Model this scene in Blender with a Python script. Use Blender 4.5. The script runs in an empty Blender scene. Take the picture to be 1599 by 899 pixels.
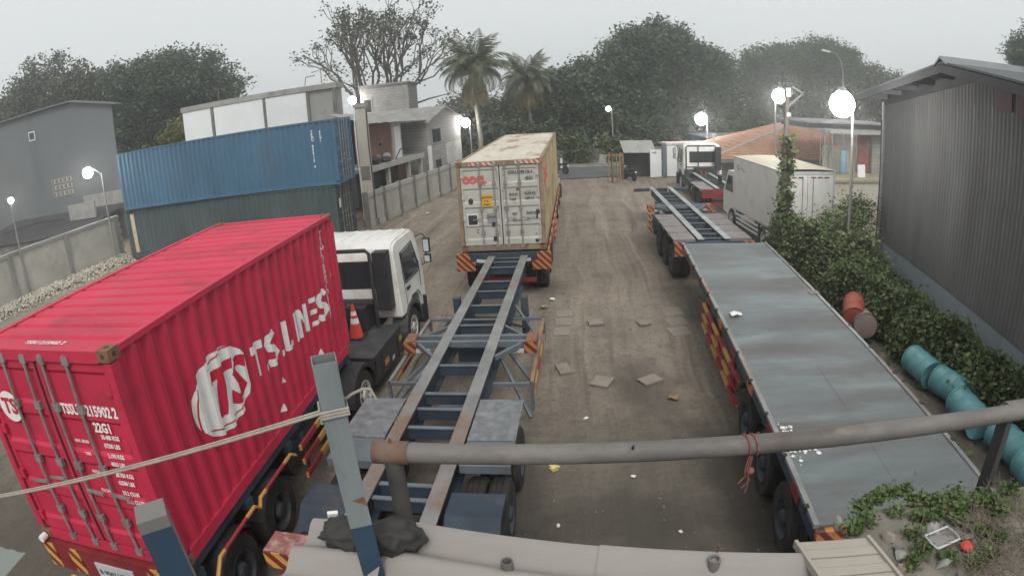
import bpy, bmesh, math, random
import numpy as np
from mathutils import Vector, Matrix
random.seed(7); RNG = np.random.default_rng(7)
SC = bpy.context.scene; COL = SC.collection
# ------------------------------------------------------------------ camera
# A wide surveillance lens with barrel distortion: focal length in photo pixels, tilt, roll, height, distortion
CF, CPITCH, CROLL, CH, CK = 949.0, .311, .066, 5.656, .366
PW, PH = 1599.0, 899.0
def cam_axes():
    f = np.array([0, math.cos(CPITCH), -math.sin(CPITCH)]); r = np.array([1., 0, 0]); d = np.cross(f, r)
    c, s = math.cos(CROLL), math.sin(CROLL)
    return c*r+s*d, -s*r+c*d, f
CR, CD, CFW = cam_axes()
cam = bpy.data.cameras.new('camera'); camo = bpy.data.objects.new('camera', cam); COL.objects.link(camo)
SC.camera = camo
camo.matrix_world = Matrix(((CR[0], -CD[0], -CFW[0], 0), (CR[1], -CD[1], -CFW[1], 0), (CR[2], -CD[2], -CFW[2], CH), (0, 0, 0, 1)))
cam.sensor_fit = 'HORIZONTAL'; cam.sensor_width = 36.0; cam.clip_start = .05; cam.clip_end = 3000
cam.lens = 18.2
LENS_PANO = True
if LENS_PANO:
    cam.type = 'PANO'
    mm = 36.0/PW
    rd = np.linspace(0, 1.0, 60); th = np.arctan(rd/(1-CK*rd**2)); rmm = rd*CF*mm
    A = np.stack([rmm, rmm**2, rmm**3, rmm**4], 1); ks = np.linalg.lstsq(A, th, rcond=None)[0]
    tgt = cam if hasattr(cam, 'fisheye_polynomial_k0') else cam.cycles
    tgt.panorama_type = 'FISHEYE_LENS_POLYNOMIAL'
    tgt.fisheye_fov = math.pi
    tgt.fisheye_polynomial_k0 = 0.0
    for i, k in enumerate(ks): setattr(tgt, 'fisheye_polynomial_k%d' % (i+1), -float(k))
# ------------------------------------------------------------------ overcast dusk sky and soft sun
SUN_EL, SUN_AZ = math.radians(50), math.radians(172)      # azimuth clockwise from +Y
world = bpy.data.worlds.new('World'); SC.world = world; world.use_nodes = True
wn, wl = world.node_tree.nodes, world.node_tree.links
bg = wn['Background']
sky = wn.new('ShaderNodeTexSky'); sky.sky_type = 'NISHITA'; sky.sun_disc = False
sky.sun_elevation = SUN_EL; sky.sun_rotation = SUN_AZ; sky.air_density = 1.0; sky.dust_density = 6.0; sky.ozone_density = 1.0
hs = wn.new('ShaderNodeHueSaturation'); hs.inputs['Saturation'].default_value = .05; wl.new(sky.outputs[0], hs.inputs['Color'])
mx = wn.new('ShaderNodeMix'); mx.data_type = 'RGBA'; mx.inputs[0].default_value = .88     # cloud deck hides most of the clear sky
mx.inputs[7].default_value = (6.15, 6.4, 6.45, 1); wl.new(hs.outputs[0], mx.inputs[6])
wl.new(mx.outputs[2], bg.inputs['Color']); bg.inputs['Strength'].default_value = .1
sun = bpy.data.lights.new('sun', 'SUN'); sun.energy = 1.5; sun.angle = math.radians(28); sun.color = (1, .96, .9)
suno = bpy.data.objects.new('sun', sun); COL.objects.link(suno)
sd = Vector((math.sin(SUN_AZ)*math.cos(SUN_EL), math.cos(SUN_AZ)*math.cos(SUN_EL), math.sin(SUN_EL)))
suno.rotation_euler = sd.to_track_quat('Z', 'Y').to_euler(); suno.location = (0, 0, 60)
SC.view_settings.view_transform = 'Standard'; SC.view_settings.look = 'None'; SC.view_settings.gamma = 1; SC.view_settings.exposure = 0.42
SC.view_settings.use_curve_mapping = False
SC.render.engine = 'CYCLES'; SC.cycles.use_denoising = True; SC.cycles.max_bounces = 6; SC.cycles.transparent_max_bounces = 6
SC.cycles.diffuse_bounces = 3; SC.cycles.glossy_bounces = 3; SC.cycles.volume_bounces = 2; SC.cycles.caustics_reflective = False; SC.cycles.caustics_refractive = False
# ------------------------------------------------------------------ photo pixel -> place
def PR(u, v):
    x, y = (u-PW/2)/CF, (v-PH/2)/CF; s = 1/(1-CK*(x*x+y*y))
    return CR*x*s+CD*y*s+CFW
def AZ(u, v, z=0.):                      # where the line of sight meets height z
    d = PR(u, v); t = (z-CH)/d[2]; return Vector((d[0]*t, d[1]*t, z))
def AY(u, v, Y):                         # where it meets the upright plane at depth Y
    d = PR(u, v); t = Y/d[1]; return Vector((d[0]*t, Y, CH+d[2]*t))
# ------------------------------------------------------------------ mesh builder
class MB:
    def __init__(s): s.v = []; s.f = []
    def add(s, vs, fs):
        n = len(s.v); s.v += [tuple(p) for p in vs]; s.f += [tuple(i+n for i in f) for f in fs]; return s
    def box(s, x0, x1, y0, y1, z0, z1):
        return s.add([(x0,y0,z0),(x1,y0,z0),(x1,y1,z0),(x0,y1,z0),(x0,y0,z1),(x1,y0,z1),(x1,y1,z1),(x0,y1,z1)],
                     [(3,2,1,0),(4,5,6,7),(0,1,5,4),(1,2,6,5),(2,3,7,6),(3,0,4,7)])
    def obox(s, c, size, rot=(0,0,0)):
        from mathutils import Euler
        R = Euler(rot).to_matrix(); c = Vector(c); h = [k/2 for k in size]
        m = MB().box(-h[0],h[0],-h[1],h[1],-h[2],h[2]); return s.add([c+R@Vector(p) for p in m.v], m.f)
    def bar(s, a, b, w, h=None, up=(0,0,1)):
        h = h or w; a = Vector(a); b = Vector(b); d = (b-a); L = d.length; d = d/L; up = Vector(up)
        if abs(d.dot(up)) > .99: up = Vector((1,0,0))
        x = d.cross(up).normalized(); z = x.cross(d)
        m = MB().box(-w/2,w/2,0,L,-h/2,h/2); return s.add([a+x*p[0]+d*p[1]+z*p[2] for p in m.v], m.f)
    def cyl(s, a, b, r, n=12, r2=None, caps=True):
        r2 = r if r2 is None else r2; a = Vector(a); b = Vector(b); d = (b-a).normalized()
        x = d.orthogonal().normalized(); y = d.cross(x); vs = []
        for c, rr in ((a,r),(b,r2)):
            for i in range(n): t = 2*math.pi*i/n; vs.append(c+x*math.cos(t)*rr+y*math.sin(t)*rr)
        fs = [(i,(i+1)%n,n+(i+1)%n,n+i) for i in range(n)]
        if caps: fs += [tuple(range(n-1,-1,-1)), tuple(range(n,2*n))]
        return s.add(vs, fs)
    def tube(s, pts, r, n=8, caps=True):
        pts = [Vector(p) for p in pts]; rs = r if hasattr(r,'__len__') else [r]*len(pts); vs = []; fs = []
        d0 = (pts[1]-pts[0]).normalized(); x = d0.orthogonal().normalized()
        for i, p in enumerate(pts):
            d = (pts[min(i+1,len(pts)-1)]-pts[max(i-1,0)]).normalized(); x = (x-d*x.dot(d))
            x = x.normalized() if x.length > 1e-6 else d.orthogonal().normalized(); y = d.cross(x)
            for k in range(n): t = 2*math.pi*k/n; vs.append(p+(x*math.cos(t)+y*math.sin(t))*rs[i])
        for i in range(len(pts)-1):
            for k in range(n): k2=(k+1)%n; fs.append((i*n+k,i*n+k2,(i+1)*n+k2,(i+1)*n+k))
        if caps: fs += [tuple(range(n-1,-1,-1)), tuple(range((len(pts)-1)*n,len(pts)*n))]
        return s.add(vs, fs)
    def lathe(s, prof, n=24, axis='z', at=(0,0,0), closed=False):
        at = Vector(at); vs = []; fs = []; m = len(prof)
        for i in range(n):
            t = 2*math.pi*i/n; c, q = math.cos(t), math.sin(t)
            for r, h in prof:
                p = {'z': (r*c, r*q, h), 'x': (h, r*c, r*q), 'y': (r*q, h, r*c)}[axis]; vs.append(at+Vector(p))
        for i in range(n):
            j = (i+1) % n
            for k in range(m if closed else m-1):
                k2 = (k+1) % m; fs.append((i*m+k, j*m+k, j*m+k2, i*m+k2))
        return s.add(vs, fs)
    def prism(s, poly, axis, a, b):      # poly: 2D outline; axis x: (y,z); y: (x,z); z: (x,y)
        n = len(poly); mk = {'x': lambda p,t:(t,p[0],p[1]), 'y': lambda p,t:(p[0],t,p[1]), 'z': lambda p,t:(p[0],p[1],t)}[axis]
        vs = [mk(p,a) for p in poly]+[mk(p,b) for p in poly]
        return s.add(vs, [(i,(i+1)%n,n+(i+1)%n,n+i) for i in range(n)]+[tuple(range(n-1,-1,-1)), tuple(range(n,2*n))])
    def quad(s, a, b, c, d): return s.add([a,b,c,d], [(0,1,2,3)])
    def sheet(s, fn, us, vs, thick=None):
        nu, nv = len(us), len(vs)
        s.add([fn(u,v) for u in us for v in vs], [(i*nv+j,(i+1)*nv+j,(i+1)*nv+j+1,i*nv+j+1) for i in range(nu-1) for j in range(nv-1)]); return s
    def xf(s, M): s.v = [tuple(M@Vector(p)) for p in s.v]; return s
    def mesh(s, name, mat, smooth=None):
        me = bpy.data.meshes.new(name); me.from_pydata(s.v, [], s.f); me.validate(); me.update()
        bm = bmesh.new(); bm.from_mesh(me); bmesh.ops.recalc_face_normals(bm, faces=bm.faces); bm.to_mesh(me); bm.free()
        if smooth: me.shade_smooth(); me.set_sharp_from_angle(angle=smooth)
        me.materials.append(mat); return me
    def build(s, name, mat, parent=None, smooth=None, loc=None, rot=None):
        return link(name, s.mesh(name, mat, smooth), parent, loc, rot)
def link(name, me, parent=None, loc=None, rot=None):
    o = bpy.data.objects.new(name, me); COL.objects.link(o); o.parent = parent
    if loc: o.location = loc
    if rot: o.rotation_euler = rot
    return o
def tag(o, label=None, cat=None, group=None, kind=None):
    for k, v in (('label',label),('category',cat),('group',group),('kind',kind)):
        if v: o[k] = v
    return o
def thing(name, label, cat, loc=(0,0,0), rz=0, group=None):
    o = link(name, None, None, loc, (0,0,rz)); o.empty_display_size = .3; return tag(o, label, cat, group)
def copy_tree(o, parent=None):
    c = o.copy(); COL.objects.link(c); c.parent = parent
    for ch in [k for k in bpy.data.objects if k.parent == o]: copy_tree(ch, c)
    return c
def fast_quads(name, V, mat, parent=None, tri=False):   # V: (n,4,3) array of loose leaf faces
    n, k = V.shape[0], V.shape[1]; me = bpy.data.meshes.new(name)
    me.vertices.add(n*k); me.vertices.foreach_set('co', V.reshape(-1).astype(np.float32))
    me.loops.add(n*k); me.loops.foreach_set('vertex_index', np.arange(n*k, dtype=np.int32))
    me.polygons.add(n); me.polygons.foreach_set('loop_start', np.arange(0, n*k, k, dtype=np.int32))
    me.update(calc_edges=True); me.materials.append(mat); return link(name, me, parent)
# ------------------------------------------------------------------ materials
def nt(name):
    m = bpy.data.materials.new(name); m.use_nodes = True; return m, m.node_tree.nodes, m.node_tree.links, m.node_tree.nodes['Principled BSDF']
def c4(c): return (c[0], c[1], c[2], 1)
def noise_fac(N, L, vec, scale, detail=5, rough=.6, lo=.3, hi=.7):
    t = N.new('ShaderNodeTexNoise'); t.inputs['Scale'].default_value = scale; t.inputs['Detail'].default_value = detail; t.inputs['Roughness'].default_value = rough
    L.new(vec, t.inputs['Vector'])
    r = N.new('ShaderNodeMapRange'); r.inputs[1].default_value = lo; r.inputs[2].default_value = hi; L.new(t.outputs[0], r.inputs[0]); return r.outputs[0], t.outputs[0]
def mixc(N, L, fac, a, b, mode='MIX'):
    m = N.new('ShaderNodeMix'); m.data_type = 'RGBA'; m.blend_type = mode
    for i, x in ((0,fac),(6,a),(7,b)):
        if hasattr(x, 'is_output') or hasattr(x, 'links'): L.new(x, m.inputs[i])
        else: m.inputs[i].default_value = x if i == 0 else c4(x)
    return m.outputs[2]
def mapped(N, L, stretch=(1,1,1), coord='Object'):
    tc = N.new('ShaderNodeTexCoord'); mp = N.new('ShaderNodeMapping'); mp.inputs['Scale'].default_value = stretch
    L.new(tc.outputs[coord], mp.inputs['Vector']); return mp.outputs[0]
def bumpit(N, L, b, h, strength, dist=.02):
    bp = N.new('ShaderNodeBump'); bp.inputs['Strength'].default_value = strength; bp.inputs['Distance'].default_value = dist
    L.new(h, bp.inputs['Height']); L.new(bp.outputs[0], b.inputs['Normal'])
def M(name, col, rough=.6, metal=0., var=.25, vs=1.5, dirt=None, da=.6, ds=1.2, dlo=.52, dhi=.68, stretch=(1,1,1), bump=0., bs=25, dirt2=None, d2=(.6,.66), d2s=6, spec=.3, place=False):
    m, N, L, b = nt(name); vec = mapped(N, L, stretch)
    if place: vec = N.new('ShaderNodeNewGeometry').outputs['Position']      # alike pieces must not repeat one pattern
    f, _ = noise_fac(N, L, vec, vs, 5)
    c = mixc(N, L, f, tuple(x*(1-var) for x in col), tuple(min(1, x*(1+var)) for x in col))
    if dirt:
        g, _ = noise_fac(N, L, vec, ds, 8, .68, dlo, dhi); q = N.new('ShaderNodeMath'); q.operation = 'MULTIPLY'; q.inputs[1].default_value = da; L.new(g, q.inputs[0])
        c = mixc(N, L, q.outputs[0], c, dirt)
    if dirt2:
        g, _ = noise_fac(N, L, vec, d2s, 6, .6, d2[0], d2[1]); c = mixc(N, L, g, c, dirt2)
    L.new(c, b.inputs['Base Color']); b.inputs['Roughness'].default_value = rough; b.inputs['Metallic'].default_value = metal; b.inputs['Specular IOR Level'].default_value = spec
    if bump: 
        _, h = noise_fac(N, L, vec, bs, 6); bumpit(N, L, b, h, bump)
    return m
def stripes(name, c1, c2, direction, period, duty=.5, rough=.55, wear=.3):
    m, N, L, b = nt(name); tc = N.new('ShaderNodeTexCoord'); d = N.new('ShaderNodeVectorMath'); d.operation = 'DOT_PRODUCT'; d.inputs[1].default_value = direction
    L.new(tc.outputs['Object'], d.inputs[0])
    a = N.new('ShaderNodeMath'); a.operation = 'DIVIDE'; a.inputs[1].default_value = period; L.new(d.outputs['Value'], a.inputs[0])
    fr = N.new('ShaderNodeMath'); fr.operation = 'FRACT'; L.new(a.outputs[0], fr.inputs[0])
    gt = N.new('ShaderNodeMath'); gt.operation = 'GREATER_THAN'; gt.inputs[1].default_value = duty; L.new(fr.outputs[0], gt.inputs[0])
    c = mixc(N, L, gt.outputs[0], c1, c2); g, _ = noise_fac(N, L, tc.outputs['Object'], 4, 8, .7, .5, .75)
    q = N.new('ShaderNodeMath'); q.operation = 'MULTIPLY'; q.inputs[1].default_value = wear; L.new(g, q.inputs[0])
    L.new(mixc(N, L, q.outputs[0], c, (.09,.07,.06)), b.inputs['Base Color']); b.inputs['Roughness'].default_value = rough; return m
def leafmat(name, dark, light, scale=.35, trans=.25, third=None):
    m, N, L, b = nt(name); vec = mapped(N, L); g = N.new('ShaderNodeNewGeometry')
    f, _ = noise_fac(N, L, vec, scale, 4, .6, .35, .68); av = N.new('ShaderNodeMath'); av.operation = 'MULTIPLY_ADD'; av.inputs[1].default_value = .45
    mm_ = N.new('ShaderNodeMath'); mm_.operation = 'MULTIPLY'; mm_.inputs[1].default_value = .55; L.new(f, mm_.inputs[0]); L.new(g.outputs['Random Per Island'], av.inputs[0]); L.new(mm_.outputs[0], av.inputs[2])
    c = mixc(N, L, av.outputs[0], dark, light)
    if third:
        t = N.new('ShaderNodeMath'); t.operation = 'GREATER_THAN'; t.inputs[1].default_value = third[1]; w = N.new('ShaderNodeTexWhiteNoise'); w.noise_dimensions = '1D'
        L.new(g.outputs['Random Per Island'], w.inputs['W']); L.new(w.outputs['Value'], t.inputs[0]); c = mixc(N, L, t.outputs[0], c, third[0])
    L.new(c, b.inputs['Base Color']); b.inputs['Roughness'].default_value = .6; b.inputs['Specular IOR Level'].default_value = .25
    tr = N.new('ShaderNodeBsdfTranslucent'); L.new(c, tr.inputs['Color']); ms = N.new('ShaderNodeMixShader'); ms.inputs[0].default_value = trans
    L.new(b.outputs[0], ms.inputs[1]); L.new(tr.outputs[0], ms.inputs[2]); L.new(ms.outputs[0], N['Material Output'].inputs['Surface']); return m
def brickmat(name, c1, c2, mortar, bw=.4, bh=.2, plane='xz', rough=.85, dirt=None, da=.5, msz=.012):
    m, N, L, b = nt(name); tc = N.new('ShaderNodeTexCoord'); sp = N.new('ShaderNodeSeparateXYZ'); cb = N.new('ShaderNodeCombineXYZ'); L.new(tc.outputs['Object'], sp.inputs[0])
    L.new(sp.outputs[plane[0].upper()], cb.inputs[0]); L.new(sp.outputs[plane[1].upper()], cb.inputs[1])
    t = N.new('ShaderNodeTexBrick'); t.inputs['Scale'].default_value = 1; t.inputs['Brick Width'].default_value = bw; t.inputs['Row Height'].default_value = bh; t.inputs['Mortar Size'].default_value = msz
    t.inputs['Color1'].default_value = c4(c1); t.inputs['Color2'].default_value = c4(c2); t.inputs['Mortar'].default_value = c4(mortar); L.new(cb.outputs[0], t.inputs['Vector'])
    f, _ = noise_fac(N, L, tc.outputs['Object'], 1.1, 7, .65, .45, .72); q = N.new('ShaderNodeMath'); q.operation = 'MULTIPLY'; q.inputs[1].default_value = da; L.new(f, q.inputs[0])
    L.new(mixc(N, L, q.outputs[0], t.outputs['Color'], dirt or tuple(x*.5 for x in c1)), b.inputs['Base Color']); b.inputs['Roughness'].default_value = rough
    bumpit(N, L, b, t.outputs['Fac'], -.5, .02); return m
def glow(name, col, strength):
    m, N, L, b = nt(name); b.inputs['Base Color'].default_value = c4(col); b.inputs['Emission Color'].default_value = c4(col); b.inputs['Emission Strength'].default_value = strength; return m
RUST = (.16,.075,.04)
mats = dict(
 red=M('red_container_paint',(.5,.03,.07),.55,0,.16,.7,dirt=(.2,.03,.04),da=.55,ds=1.3,dirt2=(.17,.06,.045),d2=(.7,.76),d2s=7,bump=.05,bs=8),
 white_print=M('white_print',(.75,.74,.71),.6,0,.06,3,dirt=(.5,.3,.3),da=.3,ds=4),
 red_print=M('red_print',(.5,.02,.05),.6,0,.05),
 casting=M('rusty_casting',(.2,.1,.06),.8,0,.3,8,bump=.2),
 galv=M('galvanised_rod',(.3,.28,.27),.5,.4,.25,6,dirt=RUST,da=.5,ds=5),
 rubber_seal=M('dark_seal',(.05,.045,.045),.8,0,.2),
 cream=M('cream_container_paint',(.44,.435,.395),.6,0,.12,1,dirt=(.28,.2,.12),da=.55,ds=1.6,dlo=.55,dirt2=(.12,.06,.035),d2=(.66,.7),d2s=5),
 cream_side=M('cream_rusty_side',(.4,.32,.2),.7,0,.2,1.2,dirt=(.2,.12,.06),da=.9,ds=2.2,dlo=.5,dhi=.6,stretch=(1,1,.25),dirt2=(.11,.05,.03),d2=(.6,.66),d2s=6),
 cream_roof=M('cream_rusty_roof',(.52,.48,.41),.7,0,.15,1.2,dirt=(.25,.15,.09),da=.8,ds=1.1,dlo=.52,dhi=.6,stretch=(1,.35,1)),
 blue_box=M('blue_container_paint',(.055,.13,.205),.55,0,.15,.7,dirt=(.08,.1,.13),da=.45,ds=.8,stretch=(1,1,.4)),
 grey_box=M('slate_container_paint',(.062,.088,.09),.6,0,.2,.9,dirt=(.09,.1,.1),da=.6,ds=1.0,stretch=(1,1,.4)),
 navy=M('navy_chassis_paint',(.034,.05,.072),.6,0,.3,1.5,dirt=(.09,.08,.07),da=.6,ds=1.8),
 bluegrey=M('blue_grey_steel',(.125,.15,.17),.6,.1,.3,1.2,dirt=(.12,.1,.09),da=.6,ds=1.3),
 rail_top=M('worn_rail_steel',(.225,.228,.225),.5,.2,.25,1.5,dirt=(.2,.12,.08),da=.85,ds=.5,dlo=.5,dhi=.64,bump=.08),
 rail_green=M('worn_green_rail',(.29,.31,.305),.55,.1,.25,1.4,dirt=(.1,.12,.11),da=.6,ds=1.2),
 deck=M('worn_deck_sheet',(.15,.175,.18),.7,.0,.3,.9,dirt=(.105,.1,.098),da=.9,ds=.8,dlo=.4,dhi=.62,stretch=(.3,1,1),dirt2=(.19,.215,.22),d2=(.58,.72),d2s=1.4,bump=.05,bs=5),
 fender=M('dusty_fender_plate',(.2,.18,.175),.75,0,.2,1.2,dirt=(.1,.09,.09),da=.6,ds=2,bump=.06),
 plate_grey=M('mottled_plate',(.16,.17,.18),.6,.1,.35,7,dirt=(.3,.3,.3),da=.5,ds=5,bump=.1),
 frame_rust=M('rusty_frame',(.24,.18,.12),.8,0,.3,2,dirt=(.12,.07,.045),da=.8,ds=2.5),
 tyre=M('tyre_rubber',(.028,.027,.026),.9,0,.3,5,dirt=(.09,.08,.07),da=.5,ds=4,bump=.15,bs=40),
 rim_white=M('white_rim',(.55,.54,.52),.5,.1,.1,5,dirt=(.12,.1,.08),da=.4,ds=6),
 rim_dark=M('dark_rim',(.05,.055,.065),.6,.2,.3,5,dirt=(.12,.1,.08),da=.5,ds=6),
 cab_white=M('cab_white_paint',(.66,.65,.62),.4,0,.06,1.2,dirt=(.35,.31,.26),da=.4,ds=1.6,spec=.5),
 black=M('black_plastic',(.025,.026,.028),.6,0,.3,4,dirt=(.08,.075,.07),da=.4,ds=3),
 dark_grey=M('dark_grey_steel',(.055,.058,.062),.6,.1,.3,2.5,dirt=(.12,.11,.1),da=.6,ds=2.5,bump=.05),
 glass=M('dark_cab_glass',(.03,.035,.04),.12,0,.2,2,spec=.6),
 yellow=M('yellow_paint',(.5,.27,.06),.6,0,.2,3,dirt=(.2,.1,.05),da=.5,ds=4),
 redpaint=M('dull_red_paint',(.2,.025,.03),.6,0,.25,3,dirt=(.1,.05,.04),da=.5,ds=4),
 orange=M('orange_board',(.42,.13,.05),.6,0,.2,3),
 silver=M('pale_plate',(.5,.52,.53),.5,.1,.1,4),
 guard=stripes('yellow_red_guard',(.48,.25,.06),(.27,.02,.03),(0,1,0),1.25,.5),
 chev=stripes('orange_dark_chevron',(.45,.16,.05),(.1,.03,.025),(.7,0,.7),.14),
 chev_y=stripes('yellow_red_chevron',(.55,.33,.07),(.2,.02,.025),(.75,0,.65),.17),
 chev_w=stripes('red_white_edge',(.45,.1,.05),(.5,.47,.4),(.8,0,.5),.12,.5,.6,.6),
 block=M('concrete_block',(.45,.44,.395),.9,0,.14,1.2,dirt=(.25,.25,.215),da=.6,ds=.7,bump=.25,bs=30,place=True),
 mortar=M('mortar',(.4,.39,.35),.95,0,.2,3,dirt=(.1,.1,.085),da=.5,ds=1),
 concrete=M('weathered_concrete',(.28,.275,.26),.9,0,.2,1,dirt=(.1,.1,.09),da=.7,ds=.9,stretch=(1,1,.5),bump=.15),
 precast=M('precast_panel',(.33,.32,.295),.9,0,.14,1,dirt=(.2,.19,.175),da=.6,ds=.8,bump=.1),
 concrete_dark=M('stained_concrete',(.15,.145,.135),.95,0,.3,1.3,dirt=(.05,.05,.045),da=.7,ds=1.1,bump=.2),
 render_grey=M('grey_render',(.135,.145,.15),.9,0,.1,.25,dirt=(.09,.095,.1),da=.5,ds=.35,stretch=(1,1,.3)),
 render_white=M('white_board',(.66,.68,.68),.8,0,.05,.5,dirt=(.5,.5,.48),da=.3,ds=.6),
 render_cream=M('cream_render',(.4,.38,.33),.9,0,.15,.8,dirt=(.2,.19,.16),da=.6,ds=.8,stretch=(1,1,.5)),
 brickred=brickmat('red_brick',(.19,.08,.058),(.13,.06,.048),(.13,.11,.1),.46,.16,'xz'),
 greyblock=brickmat('grey_block_wall',(.3,.29,.27),(.26,.25,.235),(.17,.165,.155),.42,.21,'xz'),
 greyblock_y=brickmat('grey_block_side',(.3,.29,.27),(.26,.25,.235),(.17,.165,.155),.42,.21,'yz'),
 asbestos=M('fibre_cement_sheet',(.25,.245,.235),.9,0,.2,1.2,dirt=(.12,.12,.11),da=.6,ds=1,bump=.1),
 steelsheet=M('dark_grey_cladding',(.118,.118,.116),.85,0,.2,.6,dirt=(.088,.082,.077),da=.5,ds=.5,stretch=(1,1,.3),spec=.1),
 steelroof=M('zinc_roof_sheet',(.22,.23,.235),.5,.3,.15,.8,dirt=(.13,.13,.13),da=.5,ds=.8),
 darkbeam=M('dark_beam',(.05,.05,.052),.8,0,.2,2),
 purlin=M('galvanised_purlin',(.3,.31,.31),.5,.4,.15,2),
 tile=M('orange_roof_tile',(.34,.195,.13),.85,0,.22,3,dirt=(.17,.1,.07),da=.6,ds=1.5),
 teal_wall=M('blue_green_wall',(.06,.14,.18),.8,0,.12,1),
 tealdrum=M('teal_drum',(.13,.31,.33),.5,0,.15,2,dirt=(.06,.16,.18),da=.6,ds=3),
 drumred=M('faded_red_drum',(.3,.075,.05),.7,0,.2,3,dirt=(.15,.08,.06),da=.5,ds=3),
 drumtan=M('faded_tan_drum_lid',(.23,.18,.16),.8,0,.15,3,dirt=(.14,.11,.1),da=.5,ds=2),
 asphalt=M('asphalt',(.085,.087,.09),.9,0,.15,.6,dirt=(.12,.11,.1),da=.5,ds=.3,bump=.1),
 slab=M('paving_slab',(.225,.195,.165),.95,0,.15,3,dirt=(.17,.147,.12),da=.5,ds=2,bump=.2,place=True),
 post_steel=M('galvanised_post',(.2,.23,.235),.55,.15,.15,4,dirt=(.14,.15,.15),da=.6,ds=6,stretch=(1,1,.3),dirt2=(.2,.075,.035),d2=(.7,.74),d2s=5),
 post_navy=M('navy_post_paint',(.03,.055,.09),.5,0,.15,4),
 pipe=M('dull_pipe',(.155,.145,.138),.65,.1,.3,3,dirt=(.085,.07,.058),da=.8,ds=2.5,dlo=.46,stretch=(.5,1,1),dirt2=(.2,.17,.15),d2=(.6,.72),d2s=9,bump=.1,bs=30),
 pipe_rust=M('rusty_tee',(.17,.115,.09),.75,.1,.3,9,dirt=(.2,.085,.05),da=.7,ds=8,bump=.1),
 rope=M('pale_rope',(.34,.31,.265),.9,0,.15,30,bump=.5,bs=120),
 redstring=M('red_string',(.2,.075,.065),.9,0,.3,40),
 cloth_black=M('black_bag',(.035,.034,.033),.7,0,.3,6,bump=.2,bs=25),
 roofsheet=M('pale_fibre_sheet',(.27,.25,.235),.85,0,.15,1.5,dirt=(.17,.16,.15),da=.6,ds=1.5,stretch=(.4,1.5,1),bump=.05),
 slatpanel=M('beige_plastic',(.33,.3,.26),.7,0,.08,3),
 bark=M('bark',(.11,.095,.08),.95,0,.3,3,dirt=(.06,.05,.045),da=.6,ds=4,bump=.3,bs=12),
 bark_pale=M('pale_bark',(.2,.18,.155),.95,0,.3,3,dirt=(.1,.09,.08),da=.6,ds=4,bump=.3,bs=12),
 wood=M('weathered_timber',(.25,.17,.09),.9,0,.3,2,dirt=(.13,.07,.045),da=.7,ds=1.3,stretch=(1,1,.3)),
 paper=M('white_scrap',(.7,.69,.66),.8,0,.05),
 yscrap=M('yellow_scrap',(.6,.5,.2),.8,0,.05),
 sticker=M('yellow_sticker',(.6,.33,.04),.6,0,.08), inkred=M('faded_red_ink',(.55,.12,.1),.7,0,.1), ink=M('black_ink',(.04,.04,.04),.7,0,.1),
 cone=M('cone_orange',(.62,.07,.05),.5,0,.1,3), whiteband=M('cone_band',(.75,.74,.7),.5,0,.05),
 lamp_housing=M('lamp_housing',(.3,.31,.32),.5,.3,.1), pole_steel=M('lamp_pole',(.27,.265,.25),.6,.3,.2,2,dirt=(.16,.12,.09),da=.5,ds=2),
)
G = mats
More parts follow.
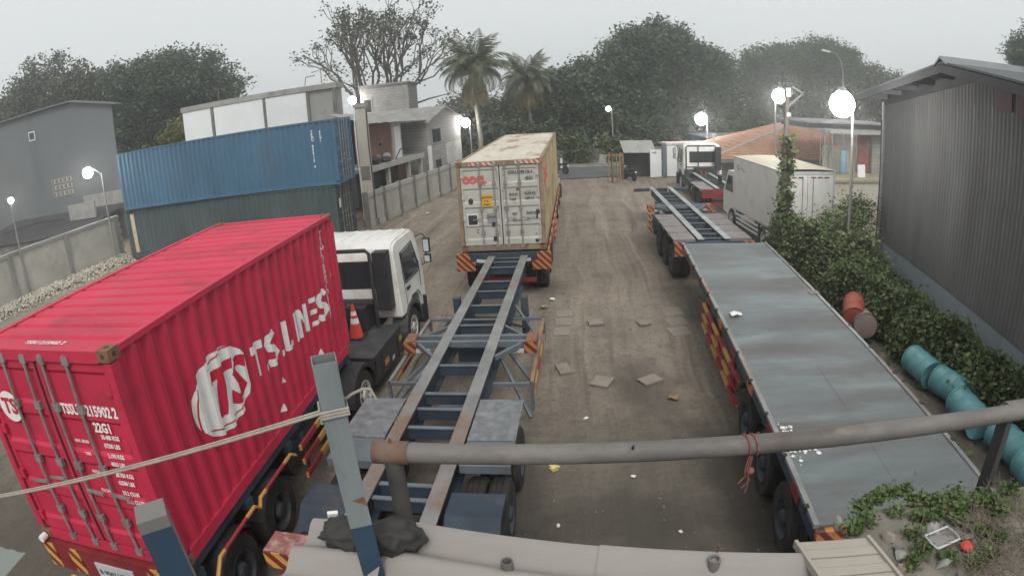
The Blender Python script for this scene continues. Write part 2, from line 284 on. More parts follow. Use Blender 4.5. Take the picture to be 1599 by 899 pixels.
# ================================================================== SETTING
YAW = .125                                # the yard's long axis leans right of the camera's
def ground_mat():
    m, N, L, b = nt('dirt_yard'); tc = N.new('ShaderNodeTexCoord')
    rot = N.new('ShaderNodeMapping'); rot.inputs['Rotation'].default_value = (0,0,YAW); L.new(tc.outputs['Object'], rot.inputs['Vector'])
    wob = N.new('ShaderNodeTexNoise'); wob.inputs['Scale'].default_value = .12; wob.inputs['Detail'].default_value = 2; L.new(rot.outputs[0], wob.inputs['Vector'])
    add = N.new('ShaderNodeVectorMath'); add.operation = 'MULTIPLY_ADD'; add.inputs[1].default_value = (1.6,1.6,0); L.new(wob.outputs['Color'], add.inputs[0]); L.new(rot.outputs[0], add.inputs[2])
    def st(vec, sx, sy):
        q = N.new('ShaderNodeMapping'); q.inputs['Scale'].default_value = (sx,sy,1); L.new(vec, q.inputs['Vector']); return q.outputs[0]
    f1, _ = noise_fac(N, L, tc.outputs['Object'], .35, 8, .7, .38, .62)
    c = mixc(N, L, f1, (.168,.143,.119), (.28,.237,.194))
    f2, _ = noise_fac(N, L, st(add.outputs[0], 1.3, .05), 1.0, 5, .6, .45, .72)       # tyre tracks drawn out along the yard
    c = mixc(N, L, f2, c, (.32,.274,.222))
    f3, _ = noise_fac(N, L, st(add.outputs[0], 1.6, .07), 1.7, 6, .65, .52, .74)
    c = mixc(N, L, f3, c, (.13,.105,.085))
    f4, _ = noise_fac(N, L, tc.outputs['Object'], 2.2, 9, .7, .52, .72); q = N.new('ShaderNodeMath'); q.operation='MULTIPLY'; q.inputs[1].default_value=.8; L.new(f4, q.inputs[0])
    c = mixc(N, L, q.outputs[0], c, (.115,.1,.085))
    # oil-dark working ground near the camera (a stain of its own)
    sp = N.new('ShaderNodeSeparateXYZ'); L.new(tc.outputs['Object'], sp.inputs[0]); n5, raw5 = noise_fac(N, L, tc.outputs['Object'], .45, 6, .65, .2, .8)
    ma = N.new('ShaderNodeMath'); ma.operation='MULTIPLY_ADD'; ma.inputs[1].default_value=7; L.new(raw5, ma.inputs[0]); L.new(sp.outputs['Y'], ma.inputs[2])
    r5 = N.new('ShaderNodeMapRange'); r5.inputs[1].default_value=14.5; r5.inputs[2].default_value=9.5; r5.inputs[3].default_value=0; r5.inputs[4].default_value=.8; L.new(ma.outputs[0], r5.inputs[0])
    c = mixc(N, L, r5.outputs[0], c, (.085,.077,.066))
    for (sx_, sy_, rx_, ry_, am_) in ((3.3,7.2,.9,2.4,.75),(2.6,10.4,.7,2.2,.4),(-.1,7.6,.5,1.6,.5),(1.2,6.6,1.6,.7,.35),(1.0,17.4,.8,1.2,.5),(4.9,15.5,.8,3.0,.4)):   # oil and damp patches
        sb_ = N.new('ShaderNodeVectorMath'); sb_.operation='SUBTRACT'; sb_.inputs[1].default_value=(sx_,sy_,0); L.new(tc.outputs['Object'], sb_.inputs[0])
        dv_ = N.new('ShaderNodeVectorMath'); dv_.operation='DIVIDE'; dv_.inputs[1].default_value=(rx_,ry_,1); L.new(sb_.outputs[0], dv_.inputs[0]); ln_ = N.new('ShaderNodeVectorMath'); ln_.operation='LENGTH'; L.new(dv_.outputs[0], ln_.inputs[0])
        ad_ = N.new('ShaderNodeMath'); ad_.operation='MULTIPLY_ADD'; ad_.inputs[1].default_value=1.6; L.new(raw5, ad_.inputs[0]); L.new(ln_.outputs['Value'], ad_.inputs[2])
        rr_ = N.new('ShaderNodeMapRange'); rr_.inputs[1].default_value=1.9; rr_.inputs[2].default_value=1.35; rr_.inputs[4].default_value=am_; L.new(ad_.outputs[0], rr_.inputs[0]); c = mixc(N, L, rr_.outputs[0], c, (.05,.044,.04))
    f6, _ = noise_fac(N, L, tc.outputs['Object'], 14, 6, .7, .66, .74); c = mixc(N, L, f6, c, (.3,.27,.23))
    L.new(c, b.inputs['Base Color']); b.inputs['Roughness'].default_value = .95; b.inputs['Specular IOR Level'].default_value = .15
    f7, _ = noise_fac(N, L, tc.outputs['Object'], 9, 8, .75, .5, .72); c = mixc(N, L, f7, c, (.1,.088,.074)); L.new(c, b.inputs['Base Color'])
    _, h = noise_fac(N, L, tc.outputs['Object'], 5, 10, .75); bumpit(N, L, b, h, .9, .08); return m
def gz(x, y):
    c, s = math.cos(YAW), math.sin(YAW); u = x*c-y*s
    return .012*math.sin(u*2.3+.6*math.sin(y*.25))+.01*math.sin(x*1.1+y*.7)+.008*math.sin(y*1.9-x*.6)
gx = sorted(set([-320,-150,-80,-50]+[-30+.5*i for i in range(-20,111)]+[45,60,100,200,320])); gy = sorted(set([-120,-60,-20]+[-4+.5*i for i in range(0,104)]+[56,70,100,160,320]))
g = MB().sheet(lambda x,y:(x,y,gz(x,y)*(1 if abs(x)<40 and y<46 else 0)-.012), gx, gy)
tag(g.build('ground', ground_mat(), None, 3.0), kind='structure')
# street beyond the gate
def rotY(x, y): c, s = math.cos(.05), math.sin(.05); return (x*c-y*s, x*s+y*c)
rd = MB().sheet(lambda x,y:(x,y+.03*x,.03), [-60,-20,0,20,60,120],[40.6,43.5,46.5])
tag(rd.build('road', G['asphalt']), kind='structure')
kb = MB().sheet(lambda x,y:(x,y+.03*x,.05+(.12 if 46.6<y<47.6 else 0)), [-60,0,60,120],[46.5,46.65,47.5,47.52])
tag(kb.build('pavement', G['concrete_dark']), kind='structure')
# ------------------------------------------------------------------ left block wall
wa, wb = Vector((-23.7,11.0,0)), Vector((-20.45,27.2,0)); wd = (wb-wa).normalized(); wlen = (wb-wa).length; wang = math.atan2(wd.y, wd.x)
wall = thing('block_wall','unpainted concrete block wall behind the red container and gravel heap','wall', wa, wang)
m_ = MB().box(0,wlen,.012,.15,0,2.2); m_.build('mortar_core', G['mortar'], wall)
bw, bh = .4, .2; blk = MB().box(.002,bw-.002,0,.02,.002,bh-.002).mesh('block', G['block']); half = MB().box(.006,bw/2-.006,0,.02,.006,bh-.006).mesh('block', G['block'])
cnt = 0; n0 = int((wlen-10.6)/bw)
for r in range(11):
    for k in range(n0, int(wlen/bw)):
        if cnt >= 300: break
        x = k*bw+(bw/2 if r % 2 else 0)
        o = link('block', blk, wall, (x, .0102+random.uniform(-.0008,.0008), r*bh)); cnt += 1
for x in (1.8,5.4,9.0,12.6,16.2): MB().box(x-.13,x+.13,-.06,.2,0,2.24).build('pilaster', G['concrete'], wall)
cp = MB()
for k in range(6):
    x0 = k*wlen/6; MB().box(x0+.005,x0+wlen/6-.005,-.05,.2,2.2,2.36+.01*(k%2)).build('coping', G['concrete'], wall)
# gravel heap along the wall
gr = []
for i in range(2600):
    t = random.uniform(4.5, wlen-.2); q = abs(random.gauss(0,.55)); s_ = random.uniform(.03,.1)
    p = wa+wd*t+Vector((wd.y,-wd.x,0))*(.08+q); z = max(0,.32-.3*q)+random.uniform(-.03,.03)
    R = np.array(Matrix.Rotation(random.random()*6.28,3,Vector((random.random()-.5,random.random()-.5,random.random())).normalized()))
    base = np.array([[1,0,0],[-.5,.8,0],[-.5,-.8,0],[0,0,.8],[0,0,-.8]])*s_*np.array([random.uniform(.7,1.3),1,random.uniform(.6,1)])
    P = base@R.T+np.array([p.x,p.y,z])
    for a,b_,c in ((0,1,3),(1,2,3),(2,0,3),(1,0,4),(2,1,4),(0,2,4)): gr.append([P[a],P[b_],P[c]])
gm = leafmat('pale_gravel',(.28,.26,.21),(.62,.58,.49),1.5,0.0)
tag(fast_quads('gravel', np.array(gr), gm), 'heap of pale gravel along the foot of the block wall','gravel',kind='stuff')
# ------------------------------------------------------------------ precast panel wall
pa, pb = Vector((-6.75,28.4,0)), Vector((-1.95,44.0,0)); pd = (pb-pa).normalized(); pl = (pb-pa).length; n = 9
pw = thing('precast_wall','grey precast concrete panel wall with posts beside the dirt drive','wall', pa, math.atan2(pd.y,pd.x))
st = pl/n
for k in range(n+1): MB().box(k*st-.1,k*st+.1,-.12,.1,0,1.8).build("post", G['concrete_dark'], pw)
for k in range(n):
    for z0, z1 in ((0,.26),(.26,1.5),(1.5,1.74)):
        MB().box(k*st+.105,(k+1)*st-.105,-.06 if z0==.26 else -.1,.06,z0+.005,z1-.005).build('panel', G['precast'], pw)
# dark low wall and hedge across the street
sw = thing('street_wall','low dark wall running along the far side of the street','wall',(0,50.2,0),.03)
for k in range(8): MB().box(-16+k*5.0,-11.02+k*5.0,-.12,.12,0,1.1).build('panel', G['concrete_dark'], sw)
# ================================================================== CONTAINERS AND VEHICLES
def text2d(body, size, bold=0., spacing=1., shear=0., align='LEFT'):
    cu = bpy.data.curves.new('t','FONT'); cu.body = body; cu.size = size; cu.offset = bold; cu.space_character = spacing; cu.shear = shear; cu.align_x = align; cu.resolution_u = 2
    o = bpy.data.objects.new('t', cu); COL.objects.link(o); dg = bpy.context.evaluated_depsgraph_get(); dg.update()
    me = bpy.data.meshes.new_from_object(o.evaluated_get(dg)); bpy.data.objects.remove(o)
    v = [(p.co.x,p.co.y) for p in me.vertices]; f = [tuple(p.vertices) for p in me.polygons]; bpy.data.meshes.remove(me); return v, f
def decal(name, v2, f2, place, mat, parent, cuts=None, prof=None):
    """flat print: 2D shape laid on a face; cuts = places along x where a ribbed face bends, prof(x) = depth there"""
    bm = bmesh.new(); vs = [bm.verts.new((a,b,0)) for a,b in v2]
    for f in f2:
        try: bm.faces.new([vs[i] for i in f])
        except ValueError: pass
    if cuts:
        xs = [a for a,b in v2]
        for c in cuts:
            if min(xs) < c < max(xs): bmesh.ops.bisect_plane(bm, geom=bm.verts[:]+bm.edges[:]+bm.faces[:], plane_co=(c,0,0), plane_no=(1,0,0))
    for v in bm.verts: v.co = Vector(place(v.co.x, v.co.y, prof(v.co.x) if prof else 0))
    me = bpy.data.meshes.new(name); bm.to_mesh(me); bm.free(); me.materials.append(mat); return link(name, me, parent)
def disc2d(cx, cy, rx, ry, n=40, wob=0.):
    v = [(cx,cy)]+[(cx+rx*(1+wob*math.sin(5*t+1))*math.cos(t), cy+ry*(1+wob*math.cos(4*t))*math.sin(t)) for t in [2*math.pi*i/n for i in range(n)]]
    return v, [(0,1+i,1+(i+1)%n) for i in range(n)]
def band2d(pts, w):
    v = []; f = []
    for i, p in enumerate(pts):
        a = pts[max(i-1,0)]; b = pts[min(i+1,len(pts)-1)]; dx, dy = b[0]-a[0], b[1]-a[1]; l = math.hypot(dx,dy) or 1; ww = w*(.5 if i in (0,len(pts)-1) else 1)
        v += [(p[0]-dy/l*ww/2, p[1]+dx/l*ww/2),(p[0]+dy/l*ww/2, p[1]-dx/l*ww/2)]
        if i: f.append((2*i-2,2*i-1,2*i+1,2*i))
    return v, f
class Rib:                                # trapezoid rib profile along a length
    def __init__(s, L, pitch=.278, depth=.05, knots=((0,0),(.12,0),(.37,1),(.63,1),(.88,0))):
        s.n = max(1,round(L/pitch)); s.p = L/s.n; s.d = depth; s.L = L
        s.k = []
        for i in range(s.n):
            for q, d in knots: s.k.append(((i+q)*s.p, d))
        s.k.append((L,0)); s.xs = [a for a,_ in s.k]; s.ds = [b for _,b in s.k]
    def __call__(s, x): return -s.d*float(np.interp(x, s.xs, s.ds))
def container(name, label, cat, loc, rz, L, H, m_side, m_roof, m_door, m_frame, group=None, doors=True, door_mat=None, castmat=None, sagroof=0.):
    """corrugated box: local x right, y forward, rear doors at y=0, z=0 at its floor"""
    t = thing(name, label, cat, loc, rz, group); W = 2.438; h = W/2; fr = .12
    rib = Rib(L-2*fr)
    for sx, nm in ((1,'side_panel'),(-1,'side_panel')):
        MB().sheet(lambda y,z: (sx*(h-.012+rib(y-fr)), y, z), [fr+x for x in rib.xs], [.16,H-.06]).build(nm, m_side, t)
    ribr = Rib(L-2*fr,.34,.04,((0,0),(.58,0),(.68,1),(.80,1),(.90,0)))
    MB().sheet(lambda y,x: (x,y,H-.02+ribr(y-fr)), [fr+x for x in ribr.xs], [-h+.06,-h*.3,h*.3,h-.06]).build('roof', m_roof, t)
    e = Rib(W-.3,.25,.03)
    MB().sheet(lambda x,z: (x-h+.15, L-.03+e(x), z), e.xs, [.1,H-.1]).build('front_panel', m_side, t)
    for sx in (-1,1):
        for y0 in (0,L-fr): MB().box(sx*h-sx*.1 if sx>0 else -h, sx*h if sx>0 else -h+.1, y0, y0+fr, .17, H-.13).build('corner_post', m_frame, t)
        MB().box(sx*(h-.09) if sx>0 else -h, h if sx>0 else -h+.09, .17, L-.17, H-.07, H-.005).build('top_rail', m_frame, t)
        MB().box(sx*(h-.1) if sx>0 else -h, h if sx>0 else -h+.1, .17, L-.17, 0.01, .16).build('bottom_rail', m_frame, t)
    for y0 in (.005,L-fr+.005): MB().box(-h+.17,h-.17,y0,y0+fr-.01,H-.13,H-.008).build('header', m_frame, t); MB().box(-h+.17,h-.17,y0,y0+fr-.01,.01,.15).build('sill', m_frame, t)
    MB().box(-h+.1,h-.1,.13,L-.13,.08,.14).build('floor', G['dark_grey'], t)
    cm = castmat or G['casting']
    cast = MB()
    cast.box(-.081,.081,-.089,.089,-.059,.059)
    hole = MB()
    for s_ in (1,-1): hole.cyl((s_*.0815,0,0),(s_*.0825,0,0),.028,8); hole.cyl((0,s_*.0895,0),(0,s_*.0905,0),.028,8)
    hole.cyl((0,0,.0595),(0,0,.0605),.034,8)
    cme = cast.mesh('corner_casting', cm); hme = hole.mesh('casting_hole', G['rubber_seal'])
    for sx in (-1,1):
        for y0 in (.089,L-.089):
            for z0 in (.059,H-.059+.004): c = link('corner_casting', cme, t, (sx*(h-.08),y0-.003 if y0<1 else y0+.003,z0)); link('casting_hole', hme, c)
    # doors
    dm = door_mat or m_door; dw = h-.11
    for sx in (-1,1):
        x0, x1 = (.012,dw) if sx > 0 else (-dw,-.012)
        prof = []
        nb = 4; zz = [.17]; z = .17; zh = H-.14
        kz = [(.17,0),(.3,0)]; step = (zh-.17-.13)/nb
        for i in range(nb): b0 = .3+i*step; kz += [(b0+.03,0),(b0+.07,.03),(b0+step-.13,.03),(b0+step-.09,0)]
        kz += [(zh,0)]
        d = MB(); xs = [x0,x0+.05,x0+.07,x1-.07,x1-.05,x1]
        zk = [a for a,_ in kz]; dk = [b for _,b in kz]
        d.sheet(lambda x,z:(x,.035+(float(np.interp(z,zk,dk)) if x0+.06<x<x1-.06 else 0),z), xs, zk)
        door = d.build('door', dm, t); MB().box(x0-.006,x0,.02,.05,.17,zh).box(x1,x1+.006,.02,.05,.17,zh).box(x0,x1,.02,.05,zh,zh+.008).build('door_seal', G['rubber_seal'], door)
        for fx in ((.135,.5) if sx > 0 else (.865,.5)):
            x = x0+(x1-x0)*fx; MB().cyl((x,.002,.1),(x,.002,H-.05),.019,8).build('lock_rod', G['galv'] if m_side is not m_door or True else m_door, door, .5)
            k = MB()
            for zc in (.13,.55,1.25,1.95,H-.11): k.box(x-.05,x+.05,-.012,.034,zc-.045,zc+.045)
            k.build('rod_bracket', G['galv'], door)
            MB().bar((x,-.02,.95+.1*(fx>.5)),(x+(.27 if sx>0 else -.27),-.025,.93+.1*(fx>.5)),.022,.035).build('lock_handle', G['galv'], door)
        for i in range(4):
            zc = .35+i*(H-.75)/3; xh = x1 if sx>0 else x0; MB().box(xh-.08*(sx>0)-.0*(sx<0),xh+.08*(sx<0)+.0,.004,.034,zc-.06,zc+.06).build('hinge', dm, door)
    return t
def prints(t, rows, mat, xs=.78):
    for body, x, z, size, bold in rows:
        v, f = text2d(body, size, bold); decal('lettering', v, f, lambda a,b,d,x=x,z=z: (x+a*xs, .028, z+b), mat, t)
# ---- wheels: tyre with a rim
def wheel_meshes(r=.51, w=.26):
    o = [(r*.56,-w/2+.02),(r*.62,-w/2),(r*.9,-w/2),(r*.97,-w/2+.03),(r,-w/2+.06),(r,-w/6-.008),(r-.012,-w/6),(r-.012,-w/6+.012),(r,-w/6+.02),(r,w/6-.02),(r-.012,w/6-.012),(r-.012,w/6),(r,w/6+.008),(r,w/2-.06),(r*.97,w/2-.03),(r*.9,w/2),(r*.62,w/2),(r*.56,w/2-.02)]
    return MB().lathe(o, 28, 'x')
def rim_mb(r=.51, w=.26, dish=.06):
    m = MB(); s = w/2
    m.lathe([(r*.57,s-.025),(r*.585,s+.005),(r*.54,s+.004),(r*.5,s-.02),(r*.45,s-dish),(r*.26,s-dish-.01),(r*.24,s-.02),(r*.17,s+.015),(.0,s+.02)], 24, 'x'); 
    m.lathe([(r*.57,-s+.025),(r*.5,-s+.03),(.0,-s+.05)], 16, 'x')
    return m
TY = wheel_meshes().mesh('wheel', G['tyre'], .5)
RIMW = rim_mb().mesh('rim', G['rim_white'], .5); RIMD = rim_mb(dish=.12).mesh('rim', G['rim_dark'], .5)
HOLES = MB()
for i in range(8): a = i*math.pi/4; HOLES.cyl((.112,.18*math.cos(a),.18*math.sin(a)),(.121,.18*math.cos(a),.18*math.sin(a)),.03,6)
HOLES = HOLES.mesh('rim_hole', G['black'])
def wheel(parent, x, y, z=.51, rim=RIMD, flip=False, s=1.):
    o = link('wheel', TY, parent, (x,y,z), (0,0,math.pi if flip else 0)); o.scale = (s,s,s); link('rim', rim, o); link('rim_hole', HOLES, o) if rim is RIMW else None; return o
def axle(parent, y, hw=1.22, rim=RIMD, dual=True, z=.51, s=1.):
    for sx in (-1,1):
        wheel(parent, sx*(hw-.13), y, z, rim, sx<0, s)
        if dual: wheel(parent, sx*(hw-.43), y, z, rim, sx<0, s)
    MB().cyl((-hw+.5,y,z),(hw-.5,y,z),.07,10).build('axle', G['dark_grey'], parent, .5)
def striped_bumper(t, y, z0, z1, hw, mat, lights=True):
    for sx in (-1,1):
        a, b = (hw-.55,hw) if sx>0 else (-hw,-hw+.55)
        MB().box(a,b,y,y+.05,z0,z1).build('bumper_board', mat, t)
    MB().box(-hw+.55,hw-.55,y+.01,y+.06,z0+.04,z1-.04).build('bumper_bar', G['navy'], t)
# ---------------------------------------------------------------- red 20 ft container
RX, RY, RA, RZ = -4.877, 4.337, .096, 1.363
red = container('shipping_container','red corrugated container with white lettering and round emblem, on the trailer at left','container',(RX,RY,RZ),-RA,6.058,2.591,G['red'],G['red'],G['red'],G['red'])
h = 1.219; rib = Rib(6.058-.24)
def onside(off): return lambda a,b,d: (h-.012+off+d, a, b)
cuts = [.12+x for x in rib.xs]; pf = lambda y: rib(y-.12)
v, f = disc2d(1.76,1.33,.68,.51,48,.0); decal('emblem', v, f, onside(.004), G['white_print'], red, cuts, pf)
for body, x, z, s_ in (('T',1.42,1.06,.8),('S',1.92,1.04,.74)):
    v, f = text2d(body, s_, .03, 1, .25); decal('emblem_letter', [(a+x,b+z) for a,b in v], f, onside(.008), G['red_print'], red, cuts, pf)
for k, pts in enumerate([[(1.78+.64*math.cos(t),1.36+.53*math.sin(t)-.22*(1-((t-3.9)/1.4)**2)) for t in np.linspace(2.6,5.2,14)], [(1.40+.12*math.cos(t)*2.2-.1,1.36+.46*math.sin(t)) for t in np.linspace(2.0,4.4,12)], [(1.3+.9*q,1.02-.12*math.sin(q*3)) for q in np.linspace(0,1,10)], [(1.5+.8*q,1.70+.10*math.sin(q*3)) for q in np.linspace(0,1,10)]]):
    v, f = band2d(pts, .018); decal('emblem_line', v, f, onside(.0085), G['red_print'], red, cuts, pf)
STROKES = {'T': [[(0,.93),(1,.93)],[(.5,.88),(.5,0)]], 'L': [[(.1,1),(.1,0)],[(.1,.07),(1,.07)]], 'I': [[(.5,1),(.5,0)]], 'N': [[(.12,0),(.12,1)],[(.12,.95),(.88,.05)],[(.88,0),(.88,1)]], 'E': [[(.12,0),(.12,1)],[(.12,.93),(1,.93)],[(.12,.5),(.85,.5)],[(.12,.07),(1,.07)]],
  'S': [[(.93,.8),(.8,.91),(.55,.94),(.25,.88),(.12,.72),(.25,.57),(.55,.49),(.8,.4),(.9,.25),(.75,.1),(.45,.05),(.2,.09),(.05,.2)]], '.': [[(0,.5),(1,.5)]]}
for body, x0, x1, z0, hh, sw in (('T',2.56,2.88,1.05,.46,.115),('.',2.9,2.99,1.05,.09,.09),('S',3.02,3.36,1.04,.46,.11),('.',3.41,3.5,1.04,.09,.09),('L',3.62,3.9,1.03,.46,.085),('I',3.96,4.06,1.03,.46,.085),('N',4.14,4.5,1.01,.46,.078),('E',4.6,4.9,1.0,.46,.08),('S',4.97,5.36,.97,.47,.115)):
    for k, st_ in enumerate(STROKES[body]):
        v, f = band2d([(x0+(x1-x0)*a, z0+hh*b) for a,b in st_], sw)
        if len(st_) == 2:
            (a0,b0),(a1,b1) = [(x0+(x1-x0)*a, z0+hh*b) for a,b in st_]; l = math.hypot(a1-a0,b1-b0); nx2, nz2 = -(b1-b0)/l*sw/2, (a1-a0)/l*sw/2; v, f = [(a0+nx2,b0+nz2),(a0-nx2,b0-nz2),(a1-nx2,b1-nz2),(a1+nx2,b1+nz2)], [(0,1,2,3)]
        decal('lettering', v, f, onside(.005+.0012*k), G['white_print'], red, cuts, pf)
for body, y, ztop, s_ in (('TSSU 215902 2',5.52,2.32,.085),('22G1',5.36,1.2,.075),('MAX. GROSS 30,480 KGS',5.36,2.1,.06)):
    for i, ch in enumerate(body):
        if ch == ' ': continue
        v, f = text2d(ch, s_*1.15, .003); decal('lettering', [(y+a, ztop-i*s_*1.0+b) for a,b in v], f, onside(.005), G['white_print'], red, cuts, pf)
for y, z, s_ in ((3.33,.70,.05),(3.11,.36,.07),(4.76,.52,.06)):
    decal('white_mark', [(y-s_,z-s_*.6),(y+s_,z-s_),(y+s_*.2,z+s_)], [(0,1,2)], onside(.005), G['white_print'], red, cuts, pf)
decal('yellow_mark', [(5.62,1.55),(5.68,1.55),(5.66,1.68)], [(0,1,2)], onside(.005), G['sticker'], red, cuts, pf)
prints(red, [('TSSU',.21,1.88,.16,.006),('215902',.60,1.88,.16,.006),('2',1.0,1.88,.16,.006),('22G1',.64,1.70,.15,.006),('MAX. GROSS',.25,1.545,.05,.002),('30.480 KGS',.70,1.62,.07,.003),('67200 LBS',.70,1.52,.07,.003),('TARE',.34,1.395,.05,.002),('2.190 KGS',.70,1.40,.07,.003),('4830 LBS',.70,1.30,.07,.003),('PAYLOAD',.34,1.175,.05,.002),('28.750 KGS',.70,1.17,.07,.003),('62500 LBS',.70,1.07,.07,.003),('CU.CAP.',.36,.935,.055,.002),('33.2 CU.M',.70,.94,.07,.003),('1173 CU.FT',.70,.83,.07,.003)], G['white_print'])
v, f = disc2d(-.76,1.88,.2,.19); decal('emblem', v, f, lambda a,b,d:(a,.024,b), G['white_print'], red)
v, f = text2d('TS', .26, .01); decal('emblem_letter', [(a-.9,b+1.8) for a,b in v], f, lambda a,b,d:(a,.02,b), G['red_print'], red)
v, f = text2d('TSSU 215902 2', .11, .003); decal('lettering', [(a-.3,b+.18) for a,b in v], f, lambda a,b,d:(a,b,2.591-.0135), G['white_print'], red)
# trailer under it
rt = thing('container_trailer','dark blue trailer with yellow and red guards under the red container','trailer',(RX,RY,0),-RA)
for sx in (-1,1):
    MB().box(sx*.5-.09,sx*.5+.09,.1,6.3,1.0,1.355).build('frame_rail', G['navy'], rt)
    MB().box(sx*1.1-.06,sx*1.1+.06,.1,6.0,1.2,1.355).build('side_beam', G['navy'], rt)
for y in (.2,1.6,3.0,4.4,5.9): MB().box(-1.2,1.2,y-.08,y+.08,1.06,1.19).build('cross_member', G['navy'], rt)
for y in (.95,2.25): axle(rt, y)
for sx in (-1,1):
    for y in (.95,2.25):
        f_ = MB(); x0, x1 = (.82,1.27) if sx>0 else (-1.27,-.82)
        f_.sheet(lambda a,x:(x,y+.6*math.cos(a),.54+.56*math.sin(a)),[math.radians(q) for q in range(20,161,14)],[x0,x1]).build('mudguard', G['black'], rt)
    xx = sx*1.31
    MB().tube([(xx,.28,.62),(xx,.32,1.0),(xx,.5,1.16),(xx,1.5,1.16),(xx,1.62,1.05),(xx,1.7,1.16),(xx,2.75,1.16),(xx-.0,2.9,1.05)],.028,6).build('wheel_guard_bar', G['guard'], rt, .6)
    for z in (.55,.8,1.05): MB().box(xx-.02,xx+.02,3.1,4.75,z-.045,z+.045).build('side_guard_bar', G['guard'], rt)
    for y in (3.3,4.5): MB().box(xx-.04,xx-.02,y-.03,y+.03,.5,1.2).build('guard_bracket', G['navy'], rt)
    MB().box(sx*.85-.12,sx*.85+.12,4.9,5.1,.25,1.1).build('landing_leg', G['navy'], rt)
    MB().box(sx*.85-.2,sx*.85+.2,4.85,5.15,.0,.26).build('landing_foot', G['dark_grey'], rt)
MB().box(-.95,.95,3.2,4.6,.55,.98).build('tool_box', G['navy'], rt)
MB().box(-1.24,1.24,-.06,.08,.92,1.34).build('rear_beam', G['redpaint'], rt)
for x0 in (-1.23,-.75,.6,1.05): MB().box(x0,x0+.2,-.075,-.06,.94,1.32).build('chevron_board', G['chev_y'], rt)
MB().box(-.3,.35,-.08,-.06,.98,1.2).build('number_plate', G['silver'], rt)
v, f = text2d('B 9047 UEV', .1, .002); decal('lettering', [(a-.26,b+1.04) for a,b in v], f, lambda a,b,d:(a,-.0825,b), G['ink'], rt)
MB().box(-1.25,1.25,-.0,.1,.42,.62).build('under_run_bar', G['chev_y'], rt)
for x in (-.6,.6): MB().box(x-.05,x+.05,.0,.1,.62,.95).build('bar_bracket', G['navy'], rt)
for x in (1.16,-1.16): MB().cyl((x,-.12,1.4),(x,-.02,1.4),.05,10).build('tail_lamp', G['whiteband'], rt)
